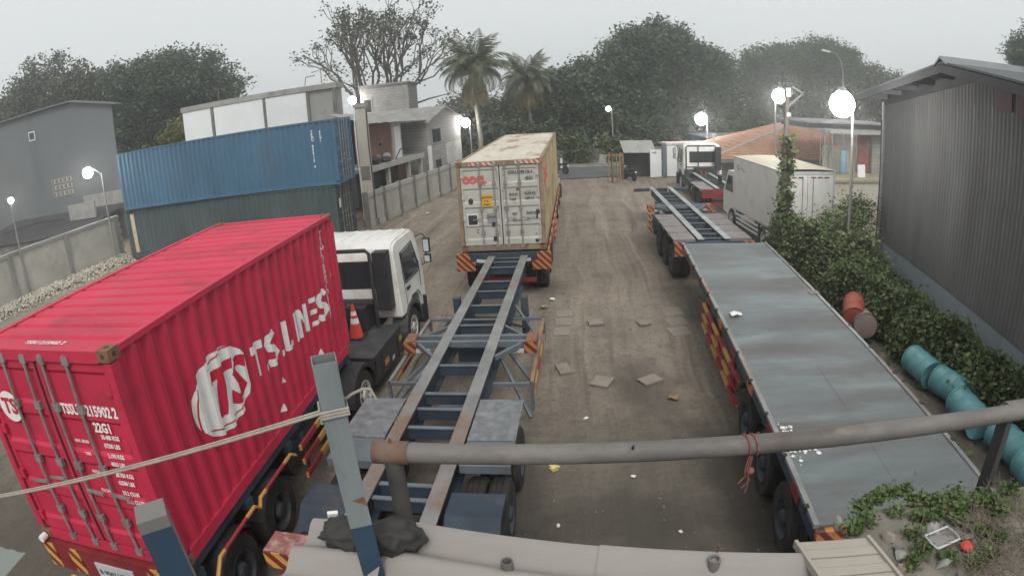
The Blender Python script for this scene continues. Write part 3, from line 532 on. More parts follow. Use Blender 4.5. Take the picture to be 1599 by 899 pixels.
# ---------------------------------------------------------------- tractor unit
def tractor(label, loc, rz, white=True, cab_mat=None, group=None, rear_rack=True, wb=3.5, day_window='dark'):
    """origin on the ground under the rear axle centre; y forward"""
    t = thing('truck_tractor', label, 'truck', loc, rz, group); cm = cab_mat or G['cab_white']; yb, yf = 2.8, 4.75; zr = 2.74
    prof = [(yb,.98),(yb,2.55),(yb+.1,2.68),(yb+.35,zr),(yf-.45,zr),(yf-.22,2.62),(yf-.03,1.75),(yf,1.6),(yf,.75),(yf-.35,.7),(yf-.42,1.02),(yf-.62,1.2),(yf-1.1,1.22),(yf-1.4,1.05),(yf-1.48,.98)]
    bm = bmesh.new(); W2 = 1.17
    vs0 = [bm.verts.new((-W2,p[0],p[1])) for p in prof]; vs1 = [bm.verts.new((W2,p[0],p[1])) for p in prof]; n = len(prof)
    for i in range(n): bm.faces.new((vs0[i],vs0[(i+1)%n],vs1[(i+1)%n],vs1[i]))
    bm.faces.new(vs0[::-1]); bm.faces.new(vs1)
    for v_ in bm.verts:
        if v_.co.z > 1.8: v_.co.x *= 1-.09*(v_.co.z-1.8)
    bmesh.ops.recalc_face_normals(bm, faces=bm.faces); bmesh.ops.bevel(bm, geom=bm.edges[:], offset=.05, segments=2, affect='EDGES', clamp_overlap=True)
    me = bpy.data.meshes.new('cab'); bm.to_mesh(me); bm.free(); me.shade_smooth(); me.set_sharp_from_angle(angle=.7); me.materials.append(cm); cab = link('cab', me, t)
    sl = lambda z: W2*(1-.09*max(0,z-1.8))
    for i in range(7):
        x = -.9+i*.3; MB().box(x-.03,x+.03,yb+.4,yf-.5,zr-.005,zr+.012).build('roof_rib', cm, cab)
    MB().box(-.72,.72,yb-.008,yb+.01,1.75,2.3).build('rear_window', G['glass'], cab)
    MB().box(-.78,.78,yb-.004,yb+.008,1.7,1.75).box(-.78,.78,yb-.004,yb+.008,2.3,2.35).box(-.78,-.72,yb-.004,yb+.008,1.75,2.3).box(.72,.78,yb-.004,yb+.008,1.75,2.3).build('window_seal', G['black'], cab)
    MB().box(-1.0,1.0,yb-.012,yb+.01,1.28,1.34).build('rear_pressing', cm, cab)
    for sx in (-1,1):
        def S(y,z,e=.006): return (sx*(sl(z)+e), y, z)
        w = [(yb+.5,1.72),(yb+.52,2.36),(yf-.62,2.42),(yf-.42,1.86),(yf-.42,1.72)]
        m = MB().add([S(*p) for p in w],[tuple(range(5))]); d = MB()
        m.build('side_window', G['glass'], cab)
        fr = MB(); w2 = [(yb+.46,1.68),(yb+.48,2.4),(yf-.6,2.46),(yf-.38,1.86),(yf-.38,1.68)]
        fr.tube([S(*p,.004) for p in w2+[w2[0]]],.014,5); fr.build('window_seal', G['black'], cab)
        sm = MB().tube([S(yb+.44,1.0,.001),S(yb+.44,2.42,.001)],.009,4).tube([S(yf-.34,1.25,.001),S(yf-.34,1.9,.001)],.009,4); sm.build('door_seam', G['black'], cab)
        MB().box(sx*W2-.02,sx*W2+.03,yb+.52,yb+.72,1.5,1.55).build('door_handle', G['black'], cab)
        # mirrors on their arms
        mx_ = sx*1.27
        MB().tube([(sx*1.05,yf-.3,2.45),(sx*1.2,yf+.02,2.5),(mx_,yf+.05,2.42),(mx_,yf+.05,1.75),(sx*1.18,yf-.1,1.72)],.016,6).build('mirror_arm', G['black'], t)
        MB().obox((mx_+sx*.04,yf+.02,2.2),(.17,.1,.36)).build('mirror', G['black'], t); MB().obox((mx_+sx*.04,yf-.035,2.2),(.13,.012,.3)).build('mirror_glass', G['silver'], t)
        MB().obox((mx_+sx*.04,yf+.02,1.86),(.17,.1,.2)).build('mirror', G['black'], t); MB().obox((mx_+sx*.04,yf-.035,1.86),(.13,.012,.15)).build('mirror_glass', G['silver'], t)
        # front arch and flap
        ar = MB(); x0, x1 = (sx*.85, sx*1.22); A = [math.radians(q) for q in range(-8,189,14)]
        ar.sheet(lambda a,x:(x,wb+.66*math.cos(a),.56+.62*math.sin(a)), A, sorted([x0,x1]))
        ar.sheet(lambda a,r:(sx*1.22,wb+r*math.cos(a),.56+r*.94*math.sin(a)), A, [.56,.665]); ar.build('front_arch', G['dark_grey'], t)
        MB().box(min(sx*.9,sx*1.26),max(sx*.9,sx*1.26),wb+.95,wb+.99,.25,.98).build('corner_step', G['black'], t)
        wheel(t, sx*1.05, wb, .5, RIMW, sx<0, .97)
        wheel(t, sx*1.07, 0, .5, RIMW, sx<0, .97); wheel(t, sx*.77, 0, .5, RIMD, sx<0, .97)
        rf = MB(); a0 = [math.radians(q) for q in range(-10,191,12)]; q0, q1 = sorted((sx*.6,sx*1.22))
        rf.sheet(lambda a,x:(x,.62*math.cos(a),.52+.6*math.sin(a)), a0, [q0,q1]); rf.sheet(lambda a,r:(sx*1.22,r*math.cos(a),.52+r*.97*math.sin(a)), a0,[.54,.62]); rf.build('rear_mudguard', G['black'], t)
        bx_ = sorted((sx*.6,sx*1.16))
        MB().box(bx_[0],bx_[1],.85,2.55,.35,.82).build('side_tank', G['dark_grey'], t)
        for yy in (1.15,2.2): MB().box(bx_[0]-.01,bx_[1]+.012,yy-.04,yy+.04,.33,.84).build('tank_strap', G['black'], t)
        if sx > 0 or True:
            MB().box(sx*1.175-.004,sx*1.175+.004,1.3,1.55,.5,.62).build('marker', G['yellow'], t); MB().box(sx*1.175-.004,sx*1.175+.004,1.75,1.9,.42,.5).build('marker', G['silver'], t)
            MB().box(sx*1.175-.004,sx*1.175+.004,2.32,2.5,.62,.72).build('marker', G['yellow'], t)
        MB().box(sx*.42-.05,sx*.42+.05,-1.0,yf-.2,.66,.9).build('chassis_rail', G['black'], t)
    MB().box(-1.17,1.17,.72,2.5,.9,.95).build('deck_plate', G['dark_grey'], t); MB().box(-1.17,1.17,.66,.72,.72,.95).box(-1.17,-1.13,.72,2.5,.83,.9).box(1.13,1.17,.72,2.5,.83,.9).build('deck_edge', G['black'], t)
    MB().lathe([(.0,.98),(.45,.98),(.48,1.0),(.48,1.1),(.0,1.12)],20,'z').build('fifth_wheel', G['black'], t)
    MB().box(-.55,.55,yb-.75,yb-.1,.98,1.5).build('engine_cover', G['black'], t)
    MB().box(-1.1,-.6,yb-.45,yb-.08,.96,1.35).build('battery_box', G['dark_grey'], t)
    if rear_rack:
        MB().box(.72,1.04,yb-.34,yb-.06,1.3,2.62).build('intake_stack', G['black'], t)
        r_ = MB(); yr = yb-.42
        r_.tube([(-1.05,yr,.95),(-1.05,yr,2.62),(-.98,yr,2.7),(.62,yr,2.7),(.7,yr,2.62),(.7,yr,.95)],.045,8); r_.tube([(-.35,yr,.95),(-.35,yr,2.68)],.04,8); r_.tube([(-1.05,yr,1.5),(.7,yr,1.5)],.035,8)
        r_.build('headboard_frame', G['black'], t, .8)
        MB().tube([(-.1,yr-.1,1.52),(-.25,yr-.35,1.3),(-.3,yr-.6,1.15),(-.3,yr-.9,1.12)],.02,6).tube([(.1,yr-.1,1.52),(0,yr-.4,1.2),(-.1,yr-.9,1.12)],.02,6).build('air_hose', G['orange'], t)
    MB().box(-1.1,1.1,yf-.05,yf+.06,.45,.75).build('front_bumper', G['dark_grey'], t)
    MB().box(-.95,.95,yf-.16,yf-.15,1.78,2.5).build('windscreen_inner', G['glass'], cab)
    for x in (-1,1): MB().box(x*.95-.08,x*.95+.08,-1.02,-1.0,.66,.82).build('tail_lamp', G['redpaint'], t)
    return t
ta = .1485; rh = Vector((-2.888,10.048,0)); tl = rh-Vector((math.cos(ta),-math.sin(ta),0))*1.2
tr1 = tractor('white cab truck coupled to the trailer with the red container', (tl.x,tl.y,0), -ta)
# cone on its deck
def loc_in(o, p): return Matrix.Translation(o.location)@o.rotation_euler.to_matrix().to_4x4()@Vector(p)
cn = thing('traffic_cone','orange traffic cone with white bands on the white truck\'s deck','traffic cone', loc_in(tr1,(.42,1.75,.95)), -ta)
MB().box(-.19,.19,-.19,.19,.0,.035).build('base', G['black'], cn)
def cr_(z): return .15-.125*z/.72
MB().lathe([(cr_(z),z+.035) for z in (0,.3)],20).build('lower_body', G['cone'], cn, .5); MB().lathe([(cr_(z),z+.035) for z in (.3,.42)],20).build('white_band', G['whiteband'], cn, .5)
MB().lathe([(cr_(.42),.455),(cr_(.48),.515)],20).build('middle_body', G['cone'], cn, .5); MB().lathe([(cr_(.48),.515),(cr_(.57),.605)],20).build('white_band', G['whiteband'], cn, .5); MB().lathe([(cr_(.57),.605),(cr_(.72),.755),(0,.757)],20).build('top_body', G['cone'], cn, .5)
# ---------------------------------------------------------------- skeletal trailers
def skeletal(label, loc, rz, L, hw_rail, zt, cross, axles, fenders, m_rail, m_under, group=None, bolsters=(), legs=None, hw=1.25, rail_w=.2):
    t = thing('skeletal_trailer', label, 'trailer', loc, rz, group)
    for sx in (-1,1):
        x = sx*(hw_rail-rail_w/2); MB().box(x-rail_w/2,x+rail_w/2,0,L,zt-.025,zt).build('rail_top_flange', m_rail, t); MB().box(x-.012,x+.012,0,L,zt-.4 if True else 0,zt-.025).build('rail_web', m_under, t)
        MB().box(x-rail_w/2,x+rail_w/2,0,L-1.5,zt-.43,zt-.4).build('rail_bottom_flange', m_under, t)
    xi = hw_rail-rail_w
    for y in cross:
        MB().box(-xi,xi,y-.035,y+.035,zt-.07,zt-.05).build('cross_member_flange', G['bluegrey'], t); MB().box(-xi,xi,y-.01,y+.01,zt-.25,zt-.07).build('cross_member', m_under, t)
    for y in axles: axle(t, y)
    for (y0,y1,z,mm_,kind) in fenders:
        for sx in (-1,1):
            a, b = (hw_rail+.03,hw) if sx>0 else (-hw,-hw_rail-.03)
            if kind == 'flat': MB().box(a,b,y0,y1,z-.012,z).box(a,b,y0,y0+.012,z-.12,z-.012).box(a,b,y1-.012,y1,z-.12,z-.012).build('fender_plate', mm_, t)
            else:
                MB().add([(a,y0,z-.32),(b,y0,z-.32),(b,y0+.35,z),(a,y0+.35,z),(b,y1,z),(a,y1,z)],[(0,1,2,3),(3,2,4,5)]).box(a,b,y1-.01,y1,z-.35,z-.003).box(b-.012 if sx>0 else a,b if sx>0 else a+.012,y0+.35,y1,z-.06,z-.003).build('fender_plate', mm_, t)
    for y in bolsters:
        for dy in (-.14,.14): MB().bar((-hw+.12,y+dy,zt-.06),(hw-.12,y+dy,zt-.06),.09,.11).build('bolster_beam', G['bluegrey'], t)
        for sx in (-1,1):
            MB().box(sx*(hw-.08)-.1,sx*(hw-.08)+.1,y-.22,y+.2,zt-.16,zt+.02).build('twistlock_block', G['casting'], t); MB().box(sx*(hw-.1)-.12,sx*(hw-.1)+.12,y-.245,y-.225,zt-.22,zt-.0).build('chevron_board', G['chev'], t)
            for dy in (-.75,.75): MB().bar((sx*(hw-.2),y+.1*np.sign(dy),zt-.06),(sx*(hw_rail+.0),y+dy,zt-.08),.06,.08).build('brace', G['bluegrey'], t)
            MB().box(sx*(hw-.36)-.14,sx*(hw-.36)+.14,y-.26,y-.245,zt-.2,zt-.12).build('reflector', G['silver'], t)
    if legs:
        for sx in (-1,1):
            MB().box(sx*(hw_rail+.22)-.08,sx*(hw_rail+.22)+.08,legs-.08,legs+.08,.12,zt-.05).build('landing_leg', m_under, t); MB().box(sx*(hw_rail+.22)-.15,sx*(hw_rail+.22)+.15,legs-.15,legs+.15,0,.12).build('landing_foot', m_under, t)
            MB().bar((sx*(hw_rail+.22),legs,.5),(sx*(hw_rail-.05),legs-1.0,zt-.3),.05).build('leg_brace', m_under, t)
        MB().bar((-hw_rail-.2,legs,.75),(hw_rail+.2,legs,.75),.05).build('cross_shaft', m_under, t)
    return t
# the long one in the middle
ct = skeletal('long empty skeletal trailer with rusty rails in the middle, tail under the pipe rail',(-1.66,4.6,0),-.134,12.05,.56,1.3,(.68,1.2,1.5,2.45,2.9,3.45,3.95,5.0,6.9,7.22,8.08,9.07,9.83,11.08,11.6,12.0),(.55,1.9,3.25),
   [(2.5,3.66,1.3,G['plate_grey'],'flat'),(1.9,2.48,1.29,G['bluegrey'],'flat'),(.62,1.42,1.22,G['navy'],'slope')], G['rail_top'], G['navy'], None, (6.1,), 8.6)
for sx in (-1,1):   # side frames of angle iron
    x = sx*1.26; xi = sx*.6; m = G['bluegrey']; R_ = M('rusty_angle',(.25,.15,.09),.7,.1,.3,3,dirt=(.2,.2,.2),da=.6,ds=2.5) if sx>0 else G['rail_top']
    MB().bar((x,4.75,1.0),(x,7.85,1.0),.06).build('side_frame_bar', R_, ct); MB().bar((x,4.75,.62),(x,7.85,.62),.05).build('side_frame_bar', R_, ct)
    for y in (4.75,7.85): MB().bar((xi,y,1.0),(x,y,1.0),.06).build('side_frame_arm', m, ct); MB().bar((x,y,.5),(x,y,1.03),.06).build('side_frame_leg', m, ct)
    MB().bar((xi,5.7,1.1),(x+.0,4.4,.55),.05).build('side_frame_brace', m, ct); MB().bar((xi,8.4,1.1),(x,7.3,.62),.05).build('side_frame_brace', m, ct); MB().bar((xi,6.3,1.05),(x,5.4,.62),.05).build('side_frame_brace', m, ct)
    MB().bar((x+.03*sx,5.1,.8),(x+.03*sx,7.0,.8),.02,.09).build('reflective_strip', G['guard'], ct)
MB().box(-.36,.36,4.2,4.9,.62,.66).build('tool_tray', G['bluegrey'], ct); MB().box(-.3,.3,6.2,7.0,.75,1.05).build('air_tank_box', G['navy'], ct)
MB().box(-1.25,1.25,-.02,.1,.6,.85).build('rear_beam', G['redpaint'], ct)
for sx in (-1,1):
    a, b = (.66,1.36) if sx>0 else (-1.36,-.66); MB().box(a,b,.06,.42,.96,1.2).build('bumper_box', M('flaking_red_top',(.26,.1,.09),.8,0,.3,6,dirt=(.42,.38,.34),da=.8,ds=9,dlo=.48), ct); MB().box(a,b,.04,.06,.95,1.19).build('chevron_board', G['chev_y'], ct)

# the one parked ahead of the flatbed
st2 = skeletal('empty skeletal trailer with grey green rails parked ahead of the flatbed, beside the box truck',(6.15,16.9,0),-.095,10.3,.52,1.35,(.3,.9,1.55,2.5,3.4,4.0,4.6,5.6,6.4,7.2,8.0,9.0,10.2),(.75,2.0,3.25),
   [(.2+.98*i,.2+.98*i+.9,1.3,G['fender'],'flat') for i in range(4)], G['rail_green'], G['navy'], None, (5.6,), 6.6)
MB().box(-1.25,-.55,9.9,10.15,1.2,1.33).box(.55,1.25,9.9,10.15,1.2,1.33).build('front_bolster', G['navy'], st2); MB().box(-1.28,-1.25,9.88,10.17,1.16,1.36).build('bolster_end', G['orange'], st2)
MB().box(-1.26,1.26,-.1,.0,.85,1.28).build('rear_beam', G['navy'], st2); MB().box(-1.26,-.86,-.13,-.1,.86,1.28).box(.86,1.26,-.13,-.1,.86,1.28).build('chevron_board', G['chev'], st2)
for sx in (-1,1):
    for z in (.6,.85,1.1): MB().box(sx*1.29-.02,sx*1.29+.02,4.35,5.4,z-.05,z+.05).build('side_guard_bar', G['guard'], st2)
    MB().box(sx*.9-.28,sx*.9+.28,4.4,5.2,.6,1.1).build('side_box', G['navy'], st2)
# short one far right with its truck
st3 = skeletal('short skeletal trailer with red tail beam behind the far white truck',(10.35,26.9,0),-.11,6.0,.52,1.22,(.4,1.2,2.0,2.8,3.6,4.4,5.2,5.9),(.8,2.05),[(.2,2.7,1.15,G['fender'],'flat')],G['rail_green'],G['black'],None,(),None)
MB().box(-1.2,1.2,-.08,.02,.75,1.16).build('rear_beam', G['redpaint'], st3); MB().box(.3,1.15,-.1,-.08,.78,1.12).build('chevron_board', G['chev_y'], st3); MB().box(-1.2,1.2,-.04,.04,.4,.52).build('under_run_bar', G['redpaint'], st3); MB().box(-.7,-.62,-.03,.03,.5,.8).box(.62,.7,-.03,.03,.5,.8).build('bar_bracket', G['black'], st3)
tr3 = tractor('white cab truck facing away near the far kiosk', (10.98,32.4-2.0,0), -.11)
# ---------------------------------------------------------------- cream 40 ft container, its trailer and truck
TX, TYy, TA, TZ = -.155, 16.915, .123, 1.363
tex = container('shipping_container','cream rust-streaked container with faded red lettering, standing mid-yard','container',(TX,TYy,TZ),-TA,12.19,2.591,G['cream_side'],G['cream_roof'],G['cream'],G['frame_rust'],door_mat=G['cream'])
prints(tex, [('OOCL',-1.05,1.97,.3,.02)], G['inkred']); prints(tex, [('OOLU 695136 6',.24,2.2,.13,.004),('45G1',.72,2.02,.13,.004),('M.G.W.',.25,1.58,.1,.003),('32,500 KG',.68,1.6,.09,.003),('TARE',.25,1.44,.1,.003),('3,880 KG',.68,1.46,.09,.003),('NET',.3,1.02,.1,.003),('28,620 KG',.7,1.04,.09,.003),('CU.CAP.',.3,.84,.1,.003),('76.4 CU.M',.7,.88,.09,.003)], G['ink'])
decal('sticker', [(-.57,1.29),(-.25,1.29),(-.25,1.64),(-.57,1.64)], [(0,1,2,3)], lambda a,b,d:(a,.024,b), G['sticker'], tex)
for k, s_ in enumerate(('CAUTION','9\' 6"','HIGH')): v, f = text2d(s_, .07, .003, 1, 0, 'CENTER'); decal('lettering', [(a-.41,b+1.53-.1*k) for a,b in v], f, lambda a,b,d:(a,.021,b), G['ink'], tex)
decal('pale_plate', [(-1.0,.74),(-.68,.74),(-.68,1.1),(-1.0,1.1)], [(0,1,2,3)], lambda a,b,d:(a,.026,b), G['render_white'], tex)
for x0,x1,z0,z1,mm_ in ((-.97,-.71,.78,1.06,'ink'),(-.42,-.14,.8,1.1,'lamp_housing'),(.98,1.08,.92,1.16,'ink'),(-.3,-.2,.72,.84,'ink'),(-.28,-.14,.28,.42,'ink'),(.92,1.02,.22,.3,'ink')):
    decal('patch', [(x0,z0),(x1,z0),(x1,z1),(x0,z1)], [(0,1,2,3)], lambda a,b,d:(a,.022,b), G[mm_], tex)
v, f = disc2d(-.86,1.46,.07,.09,18); decal('ring_mark', v, f, lambda a,b,d:(a,.024,b), G['ink'], tex)
for x in (-.85,.45): MB().box(x-.0,x+.75,-.012,.0,2.47,2.57).build('edge_marking', G['chev_w'], tex)
v, f = text2d('OOCL', .6, .03); rt4 = Rib(12.19-.24); decal('lettering', [(a+.9,b+1.75) for a,b in v], f, lambda a,b,d:(h-.006+d,a,b), G['inkred'], tex, [.12+x for x in rt4.xs], lambda y: rt4(y-.12))
xt = skeletal('long trailer carrying the cream container, orange striped bumper boards at its tail',(TX-.02,TYy-.12,0),-TA,12.5,.52,1.33,(.5,2.0,3.5,5,6.5,8,9.5,11,12.3),(1.0,2.3,3.6),[(.3,4.2,1.2,G['navy'],'flat')],G['navy'],G['navy'],None,(),7.5)
MB().box(-1.26,1.26,-.06,.08,1.0,1.33).build('rear_beam', G['navy'], xt)
for sx in (-1,1):
    a, b = (.82,1.36) if sx>0 else (-1.36,-.82); MB().box(a,b,-.12,-.06,.84,1.1).build('chevron_board', G['chev'], xt); MB().box(a+.14*(sx>0)+.0,b-.14*(sx<0),-.12,-.06,1.11,1.36).build('chevron_board', G['chev'], xt)
    MB().obox((sx*.62,-.09,1.12),(.32,.02,.09),(0,-.12*sx,0)).build('reflector', G['silver'], xt)
    for z in (.55,.8,1.05): MB().box(sx*1.27-.02,sx*1.27+.02,4.6,7.0,z-.05,z+.05).build('side_guard_bar', G['guard'], xt)
    MB().box(sx*1.27-.02,sx*1.27+.02,.3,12.1,1.22,1.33).build('edge_strip', G['guard'], xt)
MB().box(-.9,.9,.05,.13,.42,.54).build('under_run_bar', G['redpaint'], xt); MB().box(-.6,-.5,.05,.13,.54,1.0).box(.5,.6,.05,.13,.54,1.0).build('bar_bracket', G['navy'], xt)
fx, fy = TX+math.sin(TA)*10.9, TYy+math.cos(TA)*10.9
tr2 = tractor('white cab truck in front of the cream container, mostly hidden behind it', (fx,fy,0), -TA)
# ---------------------------------------------------------------- flatbed on the right
FX, FY, FA, FZ = 4.285, 4.193, .16, 1.375
fb = thing('flatbed_trailer','flatbed trailer with a worn pale blue steel deck along the right','trailer',(FX,FY,0),-FA)
FL = 12.19; hw = 1.25; plate = FL/6
for i in range(6):
    for sx in (-1,1):
        x0, x1 = (.0015,hw-.04) if sx>0 else (-hw+.04,-.0015)
        bm_ = MB().sheet(lambda x,y:(x,y,FZ+.003*math.sin(x*2.2+i)*math.sin(y*2.0+sx)), np.linspace(x0,x1,5), np.linspace(i*plate+.0015,(i+1)*plate-.0015,6)); bm_.box(x0,x1,i*plate+.004,(i+1)*plate-.004,FZ-.03,FZ-.012); bm_.build('deck_plate', G['deck'], fb)
for sx in (-1,1):
    a, b = (hw-.04,hw+.03) if sx>0 else (-hw-.03,-hw+.04)
    MB().box(a,b,0,FL,FZ-.03,FZ+.025).build('edge_trim', G['rail_top'], fb); MB().box(a+.01,b-.01,0,FL,FZ-.2,FZ-.032).build('side_rail', G['navy'], fb)
    for k in range(9):
        y = .6+k*1.35; MB().box(sx*(hw+.03)-.012,sx*(hw+.03)+.018,y,y+.34,FZ-.17,FZ-.05).build('reflective_patch', G[('redpaint','redpaint','orange','redpaint','orange','redpaint')[k%6]], fb)
    for k in range(12): MB().box(sx*(hw+.03)-.03,sx*(hw+.03)+.03,.3+k*1.05,.36+k*1.05,FZ-.05,FZ+.04).build('rope_hook', G['black'], fb)
    for j, z in enumerate((.5,.72,.98)):
        y0 = 4.5+(.0,.2,.0)[j]; MB().tube([(sx*1.22,y0-.12,z-.08),(sx*1.29,y0,z),(sx*1.29,8.2,z)],.045,4).build('side_guard_bar', G['guard'], fb)
    for y in (4.9,6.4,7.9): MB().box(sx*1.22-.03,sx*1.22+.03,y-.04,y+.04,.42,FZ-.2).build('guard_bracket', G['redpaint'], fb)
    MB().box(sx*.5-.08,sx*.5+.08,.2,FL-.5,.85,FZ-.2).build('frame_rail', G['navy'], fb); MB().box(sx*.8-.1,sx*.8+.1,8.9,9.1,.12,FZ-.2).build('landing_leg', G['navy'], fb); MB().box(sx*.8-.17,sx*.8+.17,8.83,9.17,0,.12).build('landing_foot', G['dark_grey'], fb)
    for y in (1.2,2.5,3.8):
        f_ = MB(); x0, x1 = (.7,1.24) if sx>0 else (-1.24,-.7); f_.sheet(lambda a_,x:(x,y+.6*math.cos(a_),.5+.62*math.sin(a_)),[math.radians(q) for q in range(30,151,15)],[x0,x1]).build('mudguard', G['black'], fb)
for y in (1.2,2.5,3.8): axle(fb, y)
for k in range(8): MB().box(-hw+.06,hw-.06,.4+k*1.6,.5+k*1.6,FZ-.18,FZ-.035).build('cross_member', G['navy'], fb)
MB().box(-1.25,1.25,-.06,.0,FZ-.24,FZ-.03).build('rear_beam', G['chev'], fb); MB().box(-1.25,-.95,-.09,-.06,FZ-.3,FZ-.02).box(.95,1.25,-.09,-.06,FZ-.3,FZ-.02).build('chevron_board', G['chev'], fb)
MB().box(-1.1,1.1,-.02,.06,.5,.62).build('under_run_bar', G['chev'], fb); MB().box(-.65,-.55,0,.06,.62,FZ-.2).box(.55,.65,0,.06,.62,FZ-.2).build('bar_bracket', G['navy'], fb)
# droppings of white paint at the near corner of the deck
pm = []
for i in range(60):
    x = -1.17+abs(random.gauss(0,.16)); y = 1.75+random.gauss(0,.24); s_ = random.uniform(.01,.045); a_ = random.random()*6
    pm.append([(x+s_*math.cos(a_+q)*random.uniform(.6,1.4), y+s_*math.sin(a_+q)*1.2, FZ+.009) for q in (0,1.57,3.14,4.71)])
o = fast_quads('white_droppings', np.array(pm), G['paper'], fb); o['kind'] = 'stuff'
# ---------------------------------------------------------------- white box truck
bt = thing('box_truck','white box truck with striped side guards behind the ivy-covered pole','truck',(10.34,18.75,0),-.03)
W2, L, z0, z1 = 1.12, 4.65, .95, 3.12
for sx in (-1,1):
    a, b = (W2-.04,W2) if sx>0 else (-W2,-W2+.04); MB().box(a,b,.05,L,z0+.06,z1-.06).build('side_panel', G['cab_white'], bt)
    MB().box(a-.012,b+.012,0,L+.02,z1-.06,z1).box(a-.012,b+.012,0,L+.02,z0,z0+.06).build('edge_rail', G['silver'], bt)
    for j, z in enumerate((.45,.62,.79)):
        for (y0,y1) in ((.2,1.1),(1.9,4.3)): MB().box(sx*(W2+.0)-.015,sx*(W2+.0)+.015,y0,y1,z-.04,z+.04).build('side_guard_bar', G['render_white'], bt)
    for y in (.4,2.2,4.0): MB().box(sx*(W2-.04)-.02,sx*(W2-.04)+.02,y-.03,y+.03,.4,z0).build('guard_bracket', G['black'], bt)
m_ = MB().sheet(lambda x,y:(x,y,z1-.01+.05*(1-(x/W2)**2)), np.linspace(-W2,W2,9),[.0,L/2,L]); m_.build('roof', M('tan_roof',(.46,.41,.3),.7,0,.12,1,dirt=(.36,.32,.24),da=.5,ds=1), bt, 1.)
MB().box(-W2+.04,W2-.04,L-.04,L,z0+.06,z1-.03).build('front_panel', G['cab_white'], bt); MB().box(-W2+.03,W2-.03,.05,L-.05,z0,z0+.055).build('floor', G['dark_grey'], bt)
for sx in (-1,1):
    a, b = (.01,W2-.08) if sx>0 else (-W2+.08,-.01); d = MB()
    d.box(a,b,.01,.05,z0+.08,z1-.16); dd = d.build('rear_door', G['cab_white'], bt)
    for k in range(3): x = a+(b-a)*(k+.5)/3; MB().box(x-.09,x+.09,.0,.012,z0+.14,z1-.3).build('door_pressing', G['cab_white'], dd)
    for k in range(3): MB().box(a+.12+k*.27,a+.32+k*.27,-.004,.01,z1-.27,z1-.23).build('vent_slot', G['redpaint' if k<2 else 'black'], dd)
    MB().cyl((a+.2*(sx>0)+.0 if sx>0 else b-.2,-.02,z0+.1),(a+.2 if sx>0 else b-.2,-.02,z1-.2),.015,6).build('lock_rod', G['galv'], dd)
    MB().box(sx*(W2-.04)-.04,sx*(W2-.04)+.04,0,.06,z0,z1-.05).build('corner_post', G['silver'], bt); MB().box(sx*.95-.06,sx*.95+.06,-.02,0,.8,.95).build('tail_lamp', G['redpaint'], bt)
MB().box(-W2+.09,W2-.09,0,.05,z1-.15,z1-.04).build('header', G['silver'], bt); MB().box(-1.0,1.0,-.05,.05,.6,.78).build('rear_bumper', G['black'], bt)
axle(bt, 1.5, 1.08, RIMW, True, .42, .82); 
for sx in (-1,1): wheel(bt, sx*.92, 5.2, .42, RIMW, sx<0, .82); MB().box(sx*.4-.05,sx*.4+.05,.1,6.2,.6,.8).build('chassis_rail', G['black'], bt)
cp_ = [(L+.1,.62),(L+.1,2.3),(L+.35,2.42),(L+1.1,2.4),(L+1.65,1.6),(L+1.75,1.4),(L+1.75,.55),(L+1.2,.5)]
MB().prism(cp_,'x',-.98,.98).build('cab', G['cab_white'], bt); 
for sx in (-1,1): MB().add([(sx*.986,L+.5,1.5),(sx*.986,L+.52,2.2),(sx*.986,L+1.08,2.2),(sx*.986,L+1.48,1.6),(sx*.986,L+1.48,1.5)],[(0,1,2,3,4)]).build('side_window', G['glass'], bt); MB().obox((sx*1.2,L+1.6,1.9),(.16,.08,.34)).bar((sx*.98,L+1.55,1.9),(sx*1.2,L+1.6,1.9),.03).build('mirror', G['black'], bt)
MB().add([(-.9,L+1.155,2.33),(.9,L+1.155,2.33),(.9,L+1.645,1.63),(-.9,L+1.645,1.63)],[(0,1,2,3)]).build('windscreen', G['glass'], bt)
for pts in ([(4.05,2.85),(4.2,2.72),(4.12,2.62),(3.95,2.68)],[(3.8,2.8),(3.75,2.6)],[(3.7,2.68),(3.6,2.72),(3.55,2.58)],[(3.5,2.62),(3.38,2.6)],[(.6,1.3),(.75,1.6),(.5,1.5)],[(.4,1.2),(.55,1.15),(.45,1.4),(.6,1.55)]):
    v, f = band2d(pts,.05); decal('painted_scrawl', v, f, lambda a,b,d:(-W2-.003,a,b), G['ink'], bt)
# ---------------------------------------------------------------- stacked containers at left
lo = container('shipping_container','dark slate container at the bottom of the stack behind the red one','container',(0,0,0),0,12.19,2.591,G['grey_box'],G['grey_box'],G['grey_box'],G['grey_box'],castmat=G['dark_grey'])
def lay(o, x, y, a, z, doors_right=True):     # long side facing the camera, doors at the right end
    # local y (0 at doors) runs towards -x of the yard
    o.rotation_euler = (0,0,a+math.pi/2); L = 12.19; c, s = math.cos(a), math.sin(a)
    o.location = (x+L*c-1.219*s, y+L*s+1.219*c, z)
lay(lo,-19.585,26.653,-.075,.02)
up = container('shipping_container','bright blue container on top of the stack','container',(0,0,0),0,12.19,2.896,G['blue_box'],G['blue_box'],G['blue_box'],G['blue_box'],castmat=G['blue_box'])
lay(up,-19.35,26.42,-.055,2.63)
rbb = Rib(12.19-.24); cb = [.12+x for x in rbb.xs]
def vert_text(t, body, y, ztop, s_, mat):
    for i, ch in enumerate(body):
        if ch == ' ': continue
        v, f = text2d(ch, s_*1.15, .006); decal('lettering', [(-y-a if False else y-a, ztop-i*s_+b) for a,b in v], f, lambda a,b,d:(-h+.012-.006-d,a,b), mat, t, cb, lambda q: rbb(q-.12))
vert_text(up,'TEMU 832715 4',1.15,2.4,.13,G['white_print']); vert_text(up,'45G1',.75,2.35,.13,G['white_print'])
